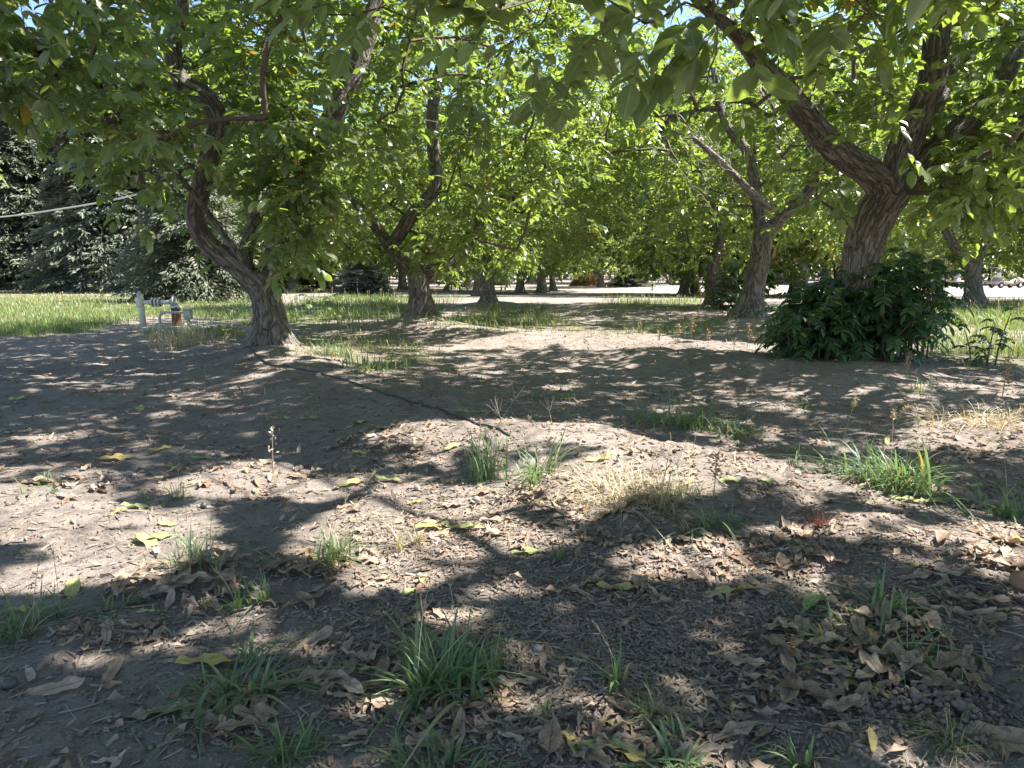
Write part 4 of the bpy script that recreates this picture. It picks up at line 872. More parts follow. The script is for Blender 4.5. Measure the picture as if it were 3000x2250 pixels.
def hose():
    px = [(668, 1025), (760, 1052), (860, 1078), (1000, 1110), (1080, 1140), (1180, 1172), (1290, 1205), (1400, 1245), (1470, 1272), (1570, 1305), (1700, 1360), (1850, 1420), (2050, 1480), (2300, 1550), (2520, 1605), (2700, 1655), (2820, 1685), (2950, 1745), (3100, 1810)]
    P = Gmany(np.array([p[0] for p in px], float), np.array([p[1] for p in px], float)); q = resample(P, .08); q[:, 0] += .02*np.sin(np.arange(len(q))*.31)
    z = height(q[:, 0], q[:, 1])+.003; w = sstep(1450, 1600, proj(q)[0])*sstep(2750, 2560, proj(q)[0]); q[:, 2] = z-.035*w+.008*vnoise(q[:, 0]*3, q[:, 1]*3)
    m = MB(); b = q[0]; m.tube([tuple(v-b) for v in q], .008, 8); o = m.build("drip_hose", M['hose'], None, True); o.location = tuple(b); tag(o, "black drip irrigation hose lying along the soil berm", "hose")
hose()

# ------------------------------------------------------------------ along the far side of the road
def far_things():
    # pipe rail fence
    def fence(px0, px1, Y, label, h=1.35, rails=5, gap=2.4):
        a = at(px0, 840, Y); b = at(px1, 840, Y+1.5); z = -.62; L = b[0]-a[0]; root = empty("pipe_fence", (a[0], a[1], z), label, "fence", "rail fences beyond the road"); n = max(2, int(L/gap))
        for i in range(n+1):
            m = MB(); x = L*i/n; y = 1.5*i/n; m.tube([(x, y, -.1), (x, y, h+.06)], .045, 8); m.lathe([(.055, h+.05), (.03, h+.09)], 8, loc=(x, y, 0)); m.build("post", M['rail'], root)
        for k in range(rails):
            m = MB(); zz = .25+(h-.25)*k/(rails-1); m.tube([(0, -.05, zz), (L, 1.45, zz)], .028, 6); m.build("rail", M['rail'], root)
    fence(1090, 1455, 92, "pipe rail fence left of the dark green shed"); fence(1490, 1690, 92, "pipe rail fence between the green shed and the brush pile")
    fence(1760, 2320, 94, "pipe rail fence right of the brush pile, behind the evergreen bush"); fence(2330, 2700, 96, "pipe rail fence past the slatted shed")
    # green livestock trailer / shed
    Y = 90; p = at(1465, 834, Y); k = Y/FPX; z0 = -.62; w = 46*k; h = 56*k; root = empty("storage_shed", (p[0], p[1], z0), "dark teal green shed with a row of white marks by the fence", "shed")
    m = MB(); m.box(-w/2, w/2, 0, 2.6, .18, h*.82, .03); m.build("body", M['teal'], root)
    for i in range(9):
        m = MB(); x = -w/2+.12+i*(w-.24)/8; m.box(x-.035, x+.035, -.05, 0, .3, h*.8, .01); m.build("rib", M['teal'], root)
    for i in range(7):
        m = MB(); x = -w/2+.2+i*(w-.4)/6; m.box(x-.07, x+.07, -.075, -.052, h*.42, h*.45); m.build("white_mark", M['white'], root)
    m = MB(); m.box(-w/2, -w/2+.06, 0, .06, h*.8, h); m.box(w/2-.06, w/2, 0, .06, h*.8, h); m.box(-w/2, w/2, -.1, 2.7, h, h+.07, .02); m.build("roof", M['darksteel'], root)
    m = MB(); m.box(-w/2+.1, w/2-.1, .1, 2.5, .0, .17); m.build("skid", M['rust'], root)
    # brush pile
    Y = 86; p = at(1720, 838, Y); k = Y/FPX; root = empty("brush_pile", (p[0], p[1], -.62), "heap of reddish brown dead branches at the road's far edge", "brush pile"); r_ = np.random.default_rng(31); s = Soup(); n = 2600
    a = r_.random(n)*6.28; q = r_.random(n)**.5; H = 46*k; Wd = 48*k; P = np.stack([Wd*q*np.cos(a)-.1, Wd*.7*q*np.sin(a), H*(1-q**1.8)*r_.random(n)**.5*(.8+.4*vnoise(a*2, a*0))+.05], -1); d = nrm(r_.normal(0, 1, (n, 3))*[1, 1, .55]); L = r_.uniform(.25, .75, n)[:, None]
    s.strips(P-d*L*.5, P+d*L*.5, r_.uniform(.008, .028, n), .5); o = s.build("branch", [M['brush']], root); tag(o, kind="stuff")
    for i in range(9):
        m = MB(); x = r_.uniform(-1.6, 1.9); y = r_.uniform(-1.3, -.2); dd = nrm(r_.normal(0, 1, 3)*[1, .5, .3]); c = np.array([x, y, r_.uniform(.15, .7)]); m.tube([tuple(c-dd*.8), tuple(c+[0, 0, .08]), tuple(c+dd*.8)], [.06, .05, .03], 7); m.build("log", M['brownwood'], root)
    # leaning wooden gate
    Y = 89; p = at(1936, 838, Y); k = Y/FPX; root = empty("wooden_gate", (p[0], p[1], -.62), "grey slatted wooden gate leaning with diagonal brace beside the evergreen bush", "gate"); root.rotation_euler = (R(-14), 0, R(8)); w = 46*k; h = 34*k
    for i in range(7):
        m = MB(); x = -w/2+i*w/6; m.box(x-.05, x+.05, 0, .03, 0, h, .008); m.build("slat", M['greywood'], root)
    for zz in (.12, h*.5, h-.14):
        m = MB(); m.box(-w/2-.06, w/2+.06, -.034, -.003, zz-.055, zz+.055, .008); m.build("rail", M['greywood'], root)
    m = MB(); m.prism([(-w/2, .15), (-w/2+.14, .15), (w/2, h-.15), (w/2-.14, h-.15)], -.068, -.037); m.build("brace", M['greywood'], root)
    # a stack of planks in front of the evergreen bush
    p = at(1868, 838, 84); root = empty("plank_stack", (p[0], p[1], -.6), "few weathered planks lying in front of the black evergreen bush", "planks")
    for i, (z, r0) in enumerate([(.05, .0), (.12, .06), (.19, -.05), (.5, .12)]):
        m = MB(); m.box(-1.4+.1*i, 1.3-.08*i, -.12, .1, z, z+.055, .008, rot=r0); m.build("plank", M['greywood'], root)
    m = MB(); m.box(-1.0, -.85, -.1, .1, .25, .5, .01); m.build("block", M['greywood'], root)
    # sheds on the right
    def shed(name, px, Y, wpx, hpx, depth, mat, label, pitch=.5, board=.22, door=True):
        p = at(px, 838, Y); k = Y/FPX; w = wpx*k; h = hpx*k; root = empty(name, (p[0], p[1], -.65), label, "shed", "sheds beyond the road"); m = MB(); m.box(-w/2, w/2, 0, depth, 0, h); m.build("wall", M['greywood'] if name == "x" else mat, root)
        n = int(h/board)
        for i in range(n):
            m = MB(); z = .05+i*board; m.box(-w/2-.02, w/2+.02, -.045, -.003, z, z+board*.8, .01); m.build("board", mat, root)
        m = MB(); m.prism([(-w/2-.3, h), (w/2+.3, h), (w/2+.3, h+.12), (0, h+pitch+.12), (-w/2-.3, h+.12)], -.4, depth+.3); m.build("roof", M['roofing'], root)
        if door:
            m = MB(); m.box(w*.1, w*.1+1.0, -.09, -.05, .02, 2.0, .015); d = m.build("door", M['darksteel'], root); m = MB(); m.lathe([(.03, -.12), (.03, -.085)], 8, 'y', (w*.1+.85, 0, 1.0)); m.build("handle", M['galv'], d)
    shed("slatted_shed", 2330, 98, 72, 56, 3.0, M['greywood'], "grey slatted wooden shed seen between the dead-branch tree and thicket")
    shed("boarded_shed", 2770, 99, 120, 78, 4.0, M['brownwood'], "brown boarded shed in shade behind the right hand walnut")
    # golf carts
    def cart(px, Y, label, rz, sc=1.0, group="golf carts by the road"):
        p = at(px, 841, Y); root = empty("golf_cart", (p[0], p[1], -.6), label, "golf cart", group, rz); root.scale = (sc,)*3
        m = MB(); m.prism([(-1.5, .35), (.55, .35), (.62, .8), (.45, .86), (-.1, .62), (-.35, .62), (-.45, .92), (-.95, .95), (-1.05, .66), (-1.5, .62)], -.58, .58); m.build("body", M['cream'], root)
        m = MB(); m.prism([(.6, .38), (1.2, .36), (1.42, .48), (1.45, .66), (1.2, .86), (.8, .98), (.55, .95)], -.56, .56); m.build("front_cowl", M['cream'], root)
        for x in (-.95, .98):
            for y in (-.52, .52):
                w_ = MB(); w_.lathe([(.14, y-.09), (.25, y-.085), (.27, y-.05), (.27, y+.05), (.25, y+.085), (.14, y+.09)], 18, 'y', (x, 0, .27)); wo = w_.build("wheel", M['tyre'], root, True); h_ = MB(); h_.lathe([(.13, y-.10), (.13, y+.10)], 12, 'y', (x, 0, .27)); h_.build("hub", M['white'], wo)
        m = MB(); m.box(-.98, -.42, -.5, .5, .952, 1.06, .04); m.box(-1.06, -.95, -.5, .5, 1.0, 1.42, .04); m.build("seat", M['white'], root)
        for x, xt in ((.62, .3), (-1.12, -1.1)):
            for y in (-.52, .52):
                m = MB(); m.tube([(x, y, .85), (xt, y, 1.82)], .022, 8); m.build("roof_post", M['white'], root)
        m = MB(); m.box(-1.3, .5, -.62, .62, 1.82, 1.88, .03); m.build("roof", M['galv'], root)
        m = MB(); m.prism([(.66, .97), (.68, .97), (.36, 1.8), (.34, 1.8)], -.48, .48); m.build("windshield", M['glass'], root)
        m = MB(); m.tube([(.5, .25, .9), (.25, .25, 1.15)], .02, 6); m.lathe([(.17, 0), (.19, .015), (.17, .03)], 14, loc=(.2, .25, 1.16)); m.build("steering_wheel", M['darksteel'], root)
        for y in (-.4, .4):
            m = MB(); m.lathe([(.07, 1.40), (.06, 1.455)], 10, 'x', (0, y, .60)); m.build("headlight", M['white'], root)
        m = MB(); m.box(1.3, 1.5, -.5, .5, .36, .44, .02); m.build("bumper", M['darksteel'], root)
        return root
    cart(2945, 76, "cream golf cart with a flat roof parked past the gravel road", R(8), 1.15); cart(2775, 84, "second pale golf cart half hidden between two trunks", R(170), 1.1)
    p = at(2825, 841, 80); root = empty("flatbed_trailer", (p[0], p[1], -.6), "low dark flatbed trailer in front of the brown shed", "trailer"); m = MB(); m.box(-2.3, 2.0, -.7, .7, .5, .62, .02); m.build("deck", M['darksteel'], root)
    for x in (-.6, .3):
        for y in (-.78, .78):
            m = MB(); m.lathe([(.15, y-.09), (.29, y-.07), (.3, y), (.29, y+.07), (.15, y+.09)], 16, 'y', (x, 0, .3)); m.build("wheel", M['tyre'], root, True)
    m = MB(); m.tube([(2.0, 0, .55), (3.1, 0, .45)], .05, 8); m.build("tow_bar", M['darksteel'], root)
    p = at(2748, 843, 66); r_ = np.array([p[0], p[1], -.62]); root = empty("dead_trunk", r_, "bare grey broken tree trunk standing beside the golf cart", "dead trunk")
    V, q, c, bk, _, _ = bark_tube(np.array([[0, 0, -.2], [.02, 0, 1.0], [-.05, 0, 2.0], [-.1, 0, 2.9]]), [.55, .46, .42, .30], 18, .3, .15, 77); build("trunk", V, None, M['bark'], root, c, q, None, True, vattr={"bark": bk})
    V, q, c, bk, _, _ = bark_tube(np.array([[.1, 0, 1.6], [.45, 0, 2.4], [.6, 0, 3.2]]), [.22, .17, .1], 12, 0, .1, 78); build("limb", V, None, M['bark'], root, c, q, None, True, vattr={"bark": bk})
far_things()

# ------------------------------------------------------------------ grass
def blades(s, base, az, H, lean, wd, tint, seg=4, rng=None, kink=.0):
    """curved tapering blades"""
    N = len(base); t = np.linspace(0, 1, seg+1); d = np.stack([np.cos(az), np.sin(az), 0*az], -1); sd = np.stack([-np.sin(az), np.cos(az), 0*az], -1)
    out = (lean[:, None]*H[:, None])*(t**(1.7+kink)); up = H[:, None]*(t-np.clip(lean[:, None], 0, 1.75)*.55*t**2.2)
    w = wd[:, None]*(1-t**1.8)*.5*(.55+.9*np.sin(np.clip(t*2.2+.35, 0, 3.14))*.6)
    C = base[:, None]+d[:, None]*out[..., None]+np.array([0, 0, 1.])*up[..., None]
    V = np.stack([C-sd[:, None]*w[..., None], C+sd[:, None]*w[..., None]], 2).reshape(-1, 3); k = 2*(seg+1)
    fl = np.array([[2*j, 2*j+1, 2*j+3, 2*j+2] for j in range(seg)]).ravel(); s.raw(V, (fl[None]+k*np.arange(N)[:, None]).ravel(), np.full(seg*N, 4), np.repeat(tint, k))
def meadow():
    rng = np.random.default_rng(12); s = Soup(); st = Soup()
    for poly, n, h, dry in GRASS:
        xs = [p[0] for p in poly]; ys = [p[1] for p in poly]; px = rng.uniform(min(xs)-60, max(xs)+60, n*2); py = rng.uniform(min(ys)-8, max(ys)+12, n*2); jx = 30 if n > 30000 else 75; ok = inpoly(px+jx*rng.normal(0, 1, n*2), py+jx*.2*rng.normal(0, 1, n*2), poly); px, py = px[ok], py[ok]
        P = Gmany(px, py); cl = fbm(P[:, 0]*1.1, P[:, 1]*1.1, 3); kp = cl > (.44 if n < 30000 else .30)+.14*rng.random(len(P)); P = P[kp]; cl = cl[kp]; N = len(P); d = np.hypot(P[:, 0], P[:, 1]); P[:, 2] -= .02
        H = h*rng.uniform(.45, 1.25, N)*(.5+cl)*(1+.25*(rng.random(N) < .06)); wd = np.clip(.006*d/9, .006, .045)*rng.uniform(.7, 1.3, N)
        tint = np.where(rng.random(N) < dry+.25*sstep(22, 50, d), .97, np.clip(.25+.55*rng.random(N)+.3*(cl-.5), 0, .9)); blades(s, P, rng.random(N)*6.283, H, rng.uniform(.1, .9, N), wd, tint, 3)
        # seed stalks
        m = rng.random(N) < (.012 if h > .25 else .006); Q = P[m]; k = len(Q)
        if k:
            top = Q+np.stack([rng.normal(0, .06, k), rng.normal(0, .06, k), h*rng.uniform(1.1, 1.7, k)], -1); st.strips(Q, top, np.clip(.0016*d[m]/9, .0016, .008), .97); st.leaflets(top, np.stack([rng.normal(0, .3, k), rng.normal(0, .3, k), np.ones(k)], -1), rng.normal(0, 1, (k, 3)), .09, np.clip(.014*d[m]/9, .014, .05), .97, False)
    o = s.build("meadow_grass", [M['grass']]); tag(o, "tall green grass of the meadow and between the trees", "grass", kind="stuff")
    o = st.build("seed_stalks", [M['straw']]); tag(o, "pale seed stalks standing above the grass", "grass stalks", kind="stuff")
meadow()

# ------------------------------------------------------------------ single grass clumps and weeds on the orchard floor
def tuft(px, py, wpx, hpx, n, label, seed, dry=.1, wd=.007, lean=.55, stalks=0, name="grass_clump", cat="grass clump", mat='tuft', foxtail=False, curl=.45):
    rng = np.random.default_rng(seed); p = G(px, py); p[2] = gz(p[0], p[1]); k = p[1]/FPX; rad = wpx*k*.5; H = hpx*k
    root = empty(name, p, label, cat, "grass clumps and weeds on the orchard floor"); s = Soup(); a = rng.random(n)*6.283; r = rad*.62*rng.random(n)**.7
    b = np.stack([r*np.cos(a), r*np.sin(a)*.8, 0*r], -1); sub = rng.normal(0, 1, (max(2, n//9), 2))*rad*.42; j = rng.integers(0, len(sub), n); b[:, :2] = b[:, :2]*.45+sub[j]
    b[:, 2] = height(b[:, 0]+p[0], b[:, 1]+p[1])-p[2]-.008; az = np.arctan2(b[:, 1]-sub[j][:, 1]*.5, b[:, 0]-sub[j][:, 0]*.5)+rng.normal(0, 1.2, n)
    h = H*rng.uniform(.3, 1.0, n)*np.where(rng.random(n) < .18, 1.35, 1); tint = np.where(rng.random(n) < dry, .97, np.clip(.15+.6*rng.random(n), 0, .9))
    ln = rng.uniform(.1, 1.0, n)*lean*2*np.where(rng.random(n) < .3, 1.7, 1); blades(s, b, az, h*1.1, np.clip(ln, 0, 2.3), wd*rng.uniform(.45, 1.3, n), tint, 7)
    s.build("blades", [M[mat]], root)
    if stalks:
        k2 = stalks
        for i in range(k2):
            t = Soup()
            q = b[int(rng.integers(n))]; e = q+np.array([rng.normal(0, .3)*H, rng.normal(0, .2)*H, H*rng.uniform(1.0, 1.35)]); m = (q+e)/2+[0, 0, H*.12]; c = resample([q, m, e], H/8)
            t.strips(c[:-1], c[1:], .0014, .97)
            d = nrm(c[-1]-c[-2])
            if foxtail:
                mm = 46; tt = rng.random(mm); ps = e+d*(tt*.075)[:, None]-[0, 0, 0]+np.array([0, 0, -1.])*(tt**2*.02)[:, None]; t.leaflets(ps, d*.6+rng.normal(0, .6, (mm, 3)), rng.normal(0, 1, (mm, 3)), .022, .006, .97, False)
            else:
                for z in range(5):
                    aa = d+rng.normal(0, .35, 3); t.strips(e[None], (e+nrm(aa)*H*.28)[None], .0011, .6)
            t.build("seed_head" if foxtail else "flower_stalk", [M['straw']], root)
    return root
TUFTS = [
    (1290, 2005, 320, 255, 120, "lush broad bladed grass clump in the middle front, seed stalk leaning left", .04, .013, .6, 3),
    (690, 2015, 330, 200, 70, "green grass clump spreading left over leaves, below the yellow leaflet", .04, .011, .8, 0),
    (840, 2180, 240, 150, 70, "fine dark green grass clump low at the front left of centre", .03, .007, .7, 0),
    (1290, 2235, 300, 170, 80, "fine grass clump cut by the bottom edge, brown leaf standing inside", .06, .008, .7, 0),
    (1980, 2225, 340, 140, 60, "grass clump with a yellow green leaflet at the bottom edge", .08, .010, .8, 0),
    (570, 1665, 200, 150, 70, "small grass tuft by the leaf heap left of the sunny soil", .08, .006, .6, 2),
    (930, 1640, 270, 150, 80, "pale sunlit grass tuft growing out of dry leaves", .2, .007, .75, 2),
    (90, 1825, 240, 150, 80, "grey green grass tuft at the left edge with thin stalks", .1, .007, .7, 3),
    (330, 1770, 170, 80, 40, "tiny grass tuft beside the curled brown leaves at left", .1, .006, .9, 0),
    (740, 1760, 160, 130, 40, "thin dark grass tuft in the middle of the leaf row", .05, .007, .6, 1),
    (1450, 1395, 130, 190, 60, "tall upright green grass tuft at the end of the drip hose", .03, .009, .25, 2),
    (1600, 1400, 190, 190, 44, "arching light green grass tuft beside the straw patch", .06, .011, .7, 2),
    (2010, 1240, 260, 110, 120, "bushy bright green grass clump standing alone on the shaded soil", .05, .010, .7, 0),
    (2150, 1260, 190, 85, 70, "low right hand companion of the bright grass clump", .05, .009, .8, 0),
    (2650, 1415, 300, 190, 170, "large grass clump at right with foxtail heads above it", .07, .012, .65, 4),
    (2500, 1400, 260, 110, 90, "low dark grass spreading left of the foxtail clump", .05, .008, .9, 0),
    (2985, 1510, 150, 170, 26, "grass with a nodding foxtail head at the right edge", .1, .012, .6, 2),
    (1100, 1085, 220, 75, 110, "lit grass clump on the flank of the mound behind the hose", .12, .014, .6, 0),
    (1000, 1045, 180, 60, 80, "grass clump just right of the left trunk's mound", .15, .014, .6, 0),
    (2080, 1530, 190, 100, 50, "flat spiky grass tuft on the pale soil right of the straw", .05, .007, .9, 0),
    (1640, 1640, 90, 90, 14, "few upright grass blades rising from the chip mulch", .05, .009, .3, 0),
    (1830, 1990, 130, 210, 16, "spindly grass shoot leaning over a pair of curled leaves", .1, .011, .45, 1),
    (1950, 2100, 180, 150, 50, "thin wiry grass tuft right of the spindly shoot", .2, .005, .6, 0),
    (2560, 1860, 430, 160, 100, "loose grass lying through the big leaf heap", .25, .009, 1.1, 2),
    (2780, 1960, 220, 110, 60, "straw coloured grass at the right end of the big leaf heap", .8, .006, 1.0, 0),
    (150, 1425, 150, 60, 40, "small sunlit tuft among crumpled leaves on the left soil", .3, .006, .8, 0),
    (510, 1450, 150, 80, 50, "small tuft with dry stems right of the two yellow leaflets", .4, .005, .7, 2),
    (1010, 1620, 120, 120, 30, "sparse pale grass at the edge of the sunny patch", .3, .006, .7, 0),
    (1365, 1620, 0, 0, 0, "", 0, 0, 0, 0),
    (1205, 1610, 90, 110, 26, "small dry brown weed sprig in the sunlit chips", .9, .004, .4, 2),
    (1640, 1165, 150, 50, 50, "dim low grass patch on the shaded soil behind the hose", .1, .008, .7, 0),
    (1330, 1090, 110, 40, 30, "tiny grass shoots between the hose and lit mound", .3, .008, .6, 0),
    (1850, 1235, 120, 70, 30, "shaded thin grass left of the bright clump", .1, .008, .6, 0),
    (2340, 1320, 120, 60, 24, "few pale curled blades left of the foxtail grass", .5, .007, .9, 0),
    (2370, 1185, 110, 50, 30, "tuft in the shade in front of the thicket's left side", .1, .008, .8, 0),
    (2680, 1145, 130, 60, 40, "grass tuft below the thicket's right side", .15, .008, .8, 0),
    (2340, 2210, 200, 150, 20, "dim grass shoots at the bottom edge right of centre", .05, .011, .7, 0),
    (2820, 2190, 210, 110, 120, "mat of fine drying grass beside the huge brown leaf", .45, .004, 1.0, 0),
    (1580, 2090, 110, 60, 20, "small dark green sprout in the mulch", .05, .009, .7, 0),
    (420, 1150, 60, 30, 16, "tiny shaded sprout on the left soil", .2, .006, .7, 0),
    (2880, 1475, 170, 80, 50, "low green tuft under the foxtails at right", .1, .009, .8, 0),
]
for i, (px, py, w, h, n, lab, dry, wd, lean, st) in enumerate(TUFTS):
    if n: tuft(px, py, w, h, int(n*1.4), lab, 300+i, dry, wd, lean, st, foxtail="foxtail" in lab)
tuft(1830, 1440, 420, 120, 420, "bleached straw patch in full sun behind the leaf scatter", 401, .96, .0045, 1.0, 6, "straw_patch", "straw patch", 'straw')
tuft(1960, 1465, 200, 130, 160, "dry straw with green blades at the right end of the bleached patch", 402, .6, .005, .8, 3, "straw_patch", "straw patch")
tuft(540, 1008, 300, 75, 320, "pale dry grass in front of the well pump", 403, .95, .010, .6, 10, "straw_patch", "straw patch", 'straw')
tuft(2880, 1230, 330, 90, 260, "heap of brown dry stalks at the right edge below the sapling", 404, .97, .007, 1.0, 0, "straw_patch", "straw patch", 'straw')
tuft(2400, 1530, 90, 75, 90, "small dark red weed on the shaded pale soil", 405, .0, .005, .7, 0, "red_weed", "weed", 'redm') if 'redm' in M else None
def weed_stalks():
    rng = np.random.default_rng(66)
    for px, py, h, lab in [(1985, 1015, 62, "brown dry dock stalk, leftmost of those on the lit berm"), (2024, 1010, 80, "brown dry dock stalk, second along the lit berm"), (2072, 1022, 52, "short dry dock stalk between two taller ones"), (2150, 1030, 34, "stubby brown weed stalk"), (2187, 1022, 72, "thick seeded brown dock stalk nearest the thicket"), (2213, 1025, 44, "bare brown stalk right beside the thicket"), (2045, 918, 110, "tall brown seeded dock stalk by the leaning trunks"), (1930, 1018, 40, "thin brown weed stalk left of the dock stalks"), (2655, 1110, 80, "yellow brown dry stalk at the thicket's front foot"), (2090, 1450, 130, "dry upright weed with crumpled leaves on the shaded soil"), (800, 1395, 150, "thin pale weed stalk standing on the bare left soil"), (2935, 1170, 120, "dry reddish weed stalk at the right edge")]:
        p = G(px, py); p[2] = gz(p[0], p[1]); k = p[1]/FPX; H = h*k; root = empty("dry_weed", p, lab, "dry weed", "dry weed stalks"); e = np.array([rng.normal(0, .06)*H, 0, H]); c = resample([[0, 0, -.02], [rng.normal(0, .03)*H, 0, H*.5], e], H/8)
        m = MB(); m.tube([tuple(v) for v in c], np.linspace(.006, .003, len(c))*min(1.6, max(.6, H*2.2)), 6); m.build("stem", M['stemred'] if px != 800 else M['greywood'], root); s = Soup(); n = 70 if px != 800 else 16
        t = rng.uniform(.45, 1, n); q = np.array([np.interp(t, np.linspace(0, 1, len(c)), c[:, i]) for i in range(3)]).T; q += rng.normal(0, .018, (n, 3))*np.array([1, 1, .5])*(H/.4)**.5
        s.leaflets(q, rng.normal(0, 1, (n, 3))+[0, 0, .3], rng.normal(0, 1, (n, 3)), .028*(H/.35)**.5, .016*(H/.35)**.5, rng.random(n), False); s.build("seeds", [M['stemred'] if px != 800 else M['straw']], root)
weed_stalks()

# ------------------------------------------------------------------ fallen leaves
def leaf_shape(seed, L=.15, Wd=.075, curl=.5, wave=.012, nx=12, ny=7):
    """one fallen leaflet: midrib, pointed tip, rolled and crinkled blade"""
    rng = np.random.default_rng(seed); t = np.linspace(0, 1, nx); v = np.linspace(-1, 1, ny); Tm, Vm = np.meshgrid(t, v, indexing='ij')
    half = .5*Wd*np.sin(np.pi*np.clip(Tm, 0, 1)**.93)**.62; half[0] = .003; half[-1] = .002
    edge = 1+(.025*rng.normal(0, 1, Tm.shape)+.05*np.sin(Tm*14+seed))*(np.abs(Vm) > .6)
    y = Vm*half*edge; x = (Tm-.5)*L; roll = curl*rng.uniform(.6, 1.3); ang = Vm*roll*1.3*(.6+.6*rng.random()*Tm)
    rr_ = half/np.maximum(np.abs(roll*1.3), .15); y2 = np.where(abs(roll) > .05, rr_*np.sin(ang), y); z = rr_*(1-np.cos(ang))
    bend = rng.uniform(-.5, .9)*curl; z = z+bend*L*.55*(Tm-.5)**2*2; ph = rng.random(4)*6.28
    z = z+wave*np.sin(Tm*11+ph[0]+Vm*2)*np.abs(Vm)+wave*.7*np.sin(Tm*19+ph[1])*Vm*Vm+rng.normal(0, .0012, z.shape); y2 = y2+.15*L*rng.uniform(-.4, .4)*(Tm-.5)**2
    z = z-.35*.003*(1-np.abs(Vm)); z -= z.min()-.001
    V = np.stack([x, y2, z], -1).reshape(-1, 3); F = [[i*ny+j, (i+1)*ny+j, (i+1)*ny+j+1, i*ny+j+1] for i in range(nx-1) for j in range(ny-1)]
    n = len(V); d = np.array([[-.5*L-.03, rng.normal(0, .008), .004+z[0].min()], [-.5*L-.03, .002+rng.normal(0, .001), .006], V[1], V[3]]); V = np.concatenate([V, d]); F.append([n, n+1, n+3, n+2])
    return V, F
LEAFV = [leaf_shape(900+i, RNG.uniform(.125, .175), RNG.uniform(.056, .076), c, .007) for i, c in enumerate([.10, .2, .32, .45, .7, .25, .14, .4, .55, .08, .3, .2])]
FLAT = [leaf_shape(950+i, .15, .068, c, .006) for i, c in enumerate([.12, .3, .5, .2])]
def leaf_protos(tagname, shapes, mat):
    me = []
    for V, F in shapes:
        o = build(tagname, V, F, M[mat], smooth=True, attrs={"tint": np.zeros(len(V)), "lt": np.append(np.repeat(np.linspace(0, 1, 12), 7), np.zeros(4)), "lv": np.append(np.tile(np.abs(np.linspace(-1, 1, 7)), 12), np.zeros(4))}); me.append(o.data); bpy.data.objects.remove(o)
    return me
BROWN = leaf_protos("fallen_leaf", LEAFV, 'dry_leaf'); YELL = leaf_protos("fallen_leaf", FLAT, 'yellow_leaf'); GREE = leaf_protos("fallen_leaf", FLAT, 'green_leaf')
def drop(me, x, y, label, rng, sc=1.0, rz=None, tilt=.22, cat="fallen leaf", group=None, lift=0.004):
    o = bpy.data.objects.new("fallen_leaf", me); COL.objects.link(o); e = .05
    gx = (gz(x+e, y)-gz(x-e, y))/(2*e); gy = (gz(x, y+e)-gz(x, y-e))/(2*e)
    o.location = (x, y, gz(x, y)+lift); o.rotation_euler = (math.atan(gy)+rng.normal(0, tilt), -math.atan(gx)+rng.normal(0, tilt), rng.random()*6.283 if rz is None else rz); o.scale = (sc, sc, sc)
    tag(o, label, cat, group); return o
PILES = [  # photograph ellipse, how many leaves, what they are
    (2520, 1960, 360, 150, 62, "brown leaf in the big heap with loose grass at lower right"),
    (2700, 1790, 260, 110, 16, "brown leaf scattered above the big heap"),
    (640, 1720, 330, 70, 34, "brown leaf in the row below the sunny left soil"),
    (360, 1850, 190, 40, 9, "curled brown leaf lying in the sun strip at left"),
    (1270, 2010, 250, 90, 20, "brown leaf under the lush middle clump"),
    (1750, 1470, 260, 60, 26, "sunlit brown leaf around the straw patch"),
    (2060, 1560, 300, 45, 18, "brown leaf on the pale soil right of the straw"),
    (1110, 1290, 180, 50, 17, "orange brown leaf in the pile by the hose"),
    (2230, 1650, 260, 60, 17, "brown leaf in the half sunlit patch right of the mulch"),
    (1900, 1720, 330, 60, 14, "brown leaf on the dark chip mulch"),
    (2880, 1640, 160, 90, 15, "brown leaf in the bright litter at the right edge"),
    (2900, 1320, 200, 70, 16, "brown leaf under the dry stalk heap at right"),
    (930, 1640, 160, 40, 12, "dry leaf under the pale sunlit tuft"),
    (1000, 1960, 120, 100, 8, "brown leaf left of the lush clump"),
    (200, 1430, 180, 40, 9, "crumpled leaf beside the small left tuft"),
    (800, 1420, 260, 60, 14, "brown leaf near the thin pale stalk"),
    (1900, 2150, 420, 90, 17, "brown leaf at the bottom right of centre"),
    (1500, 1560, 350, 60, 9, "brown leaf on the sunlit chips"),
    (700, 2050, 180, 90, 8, "brown leaf around the front left clump"),
]
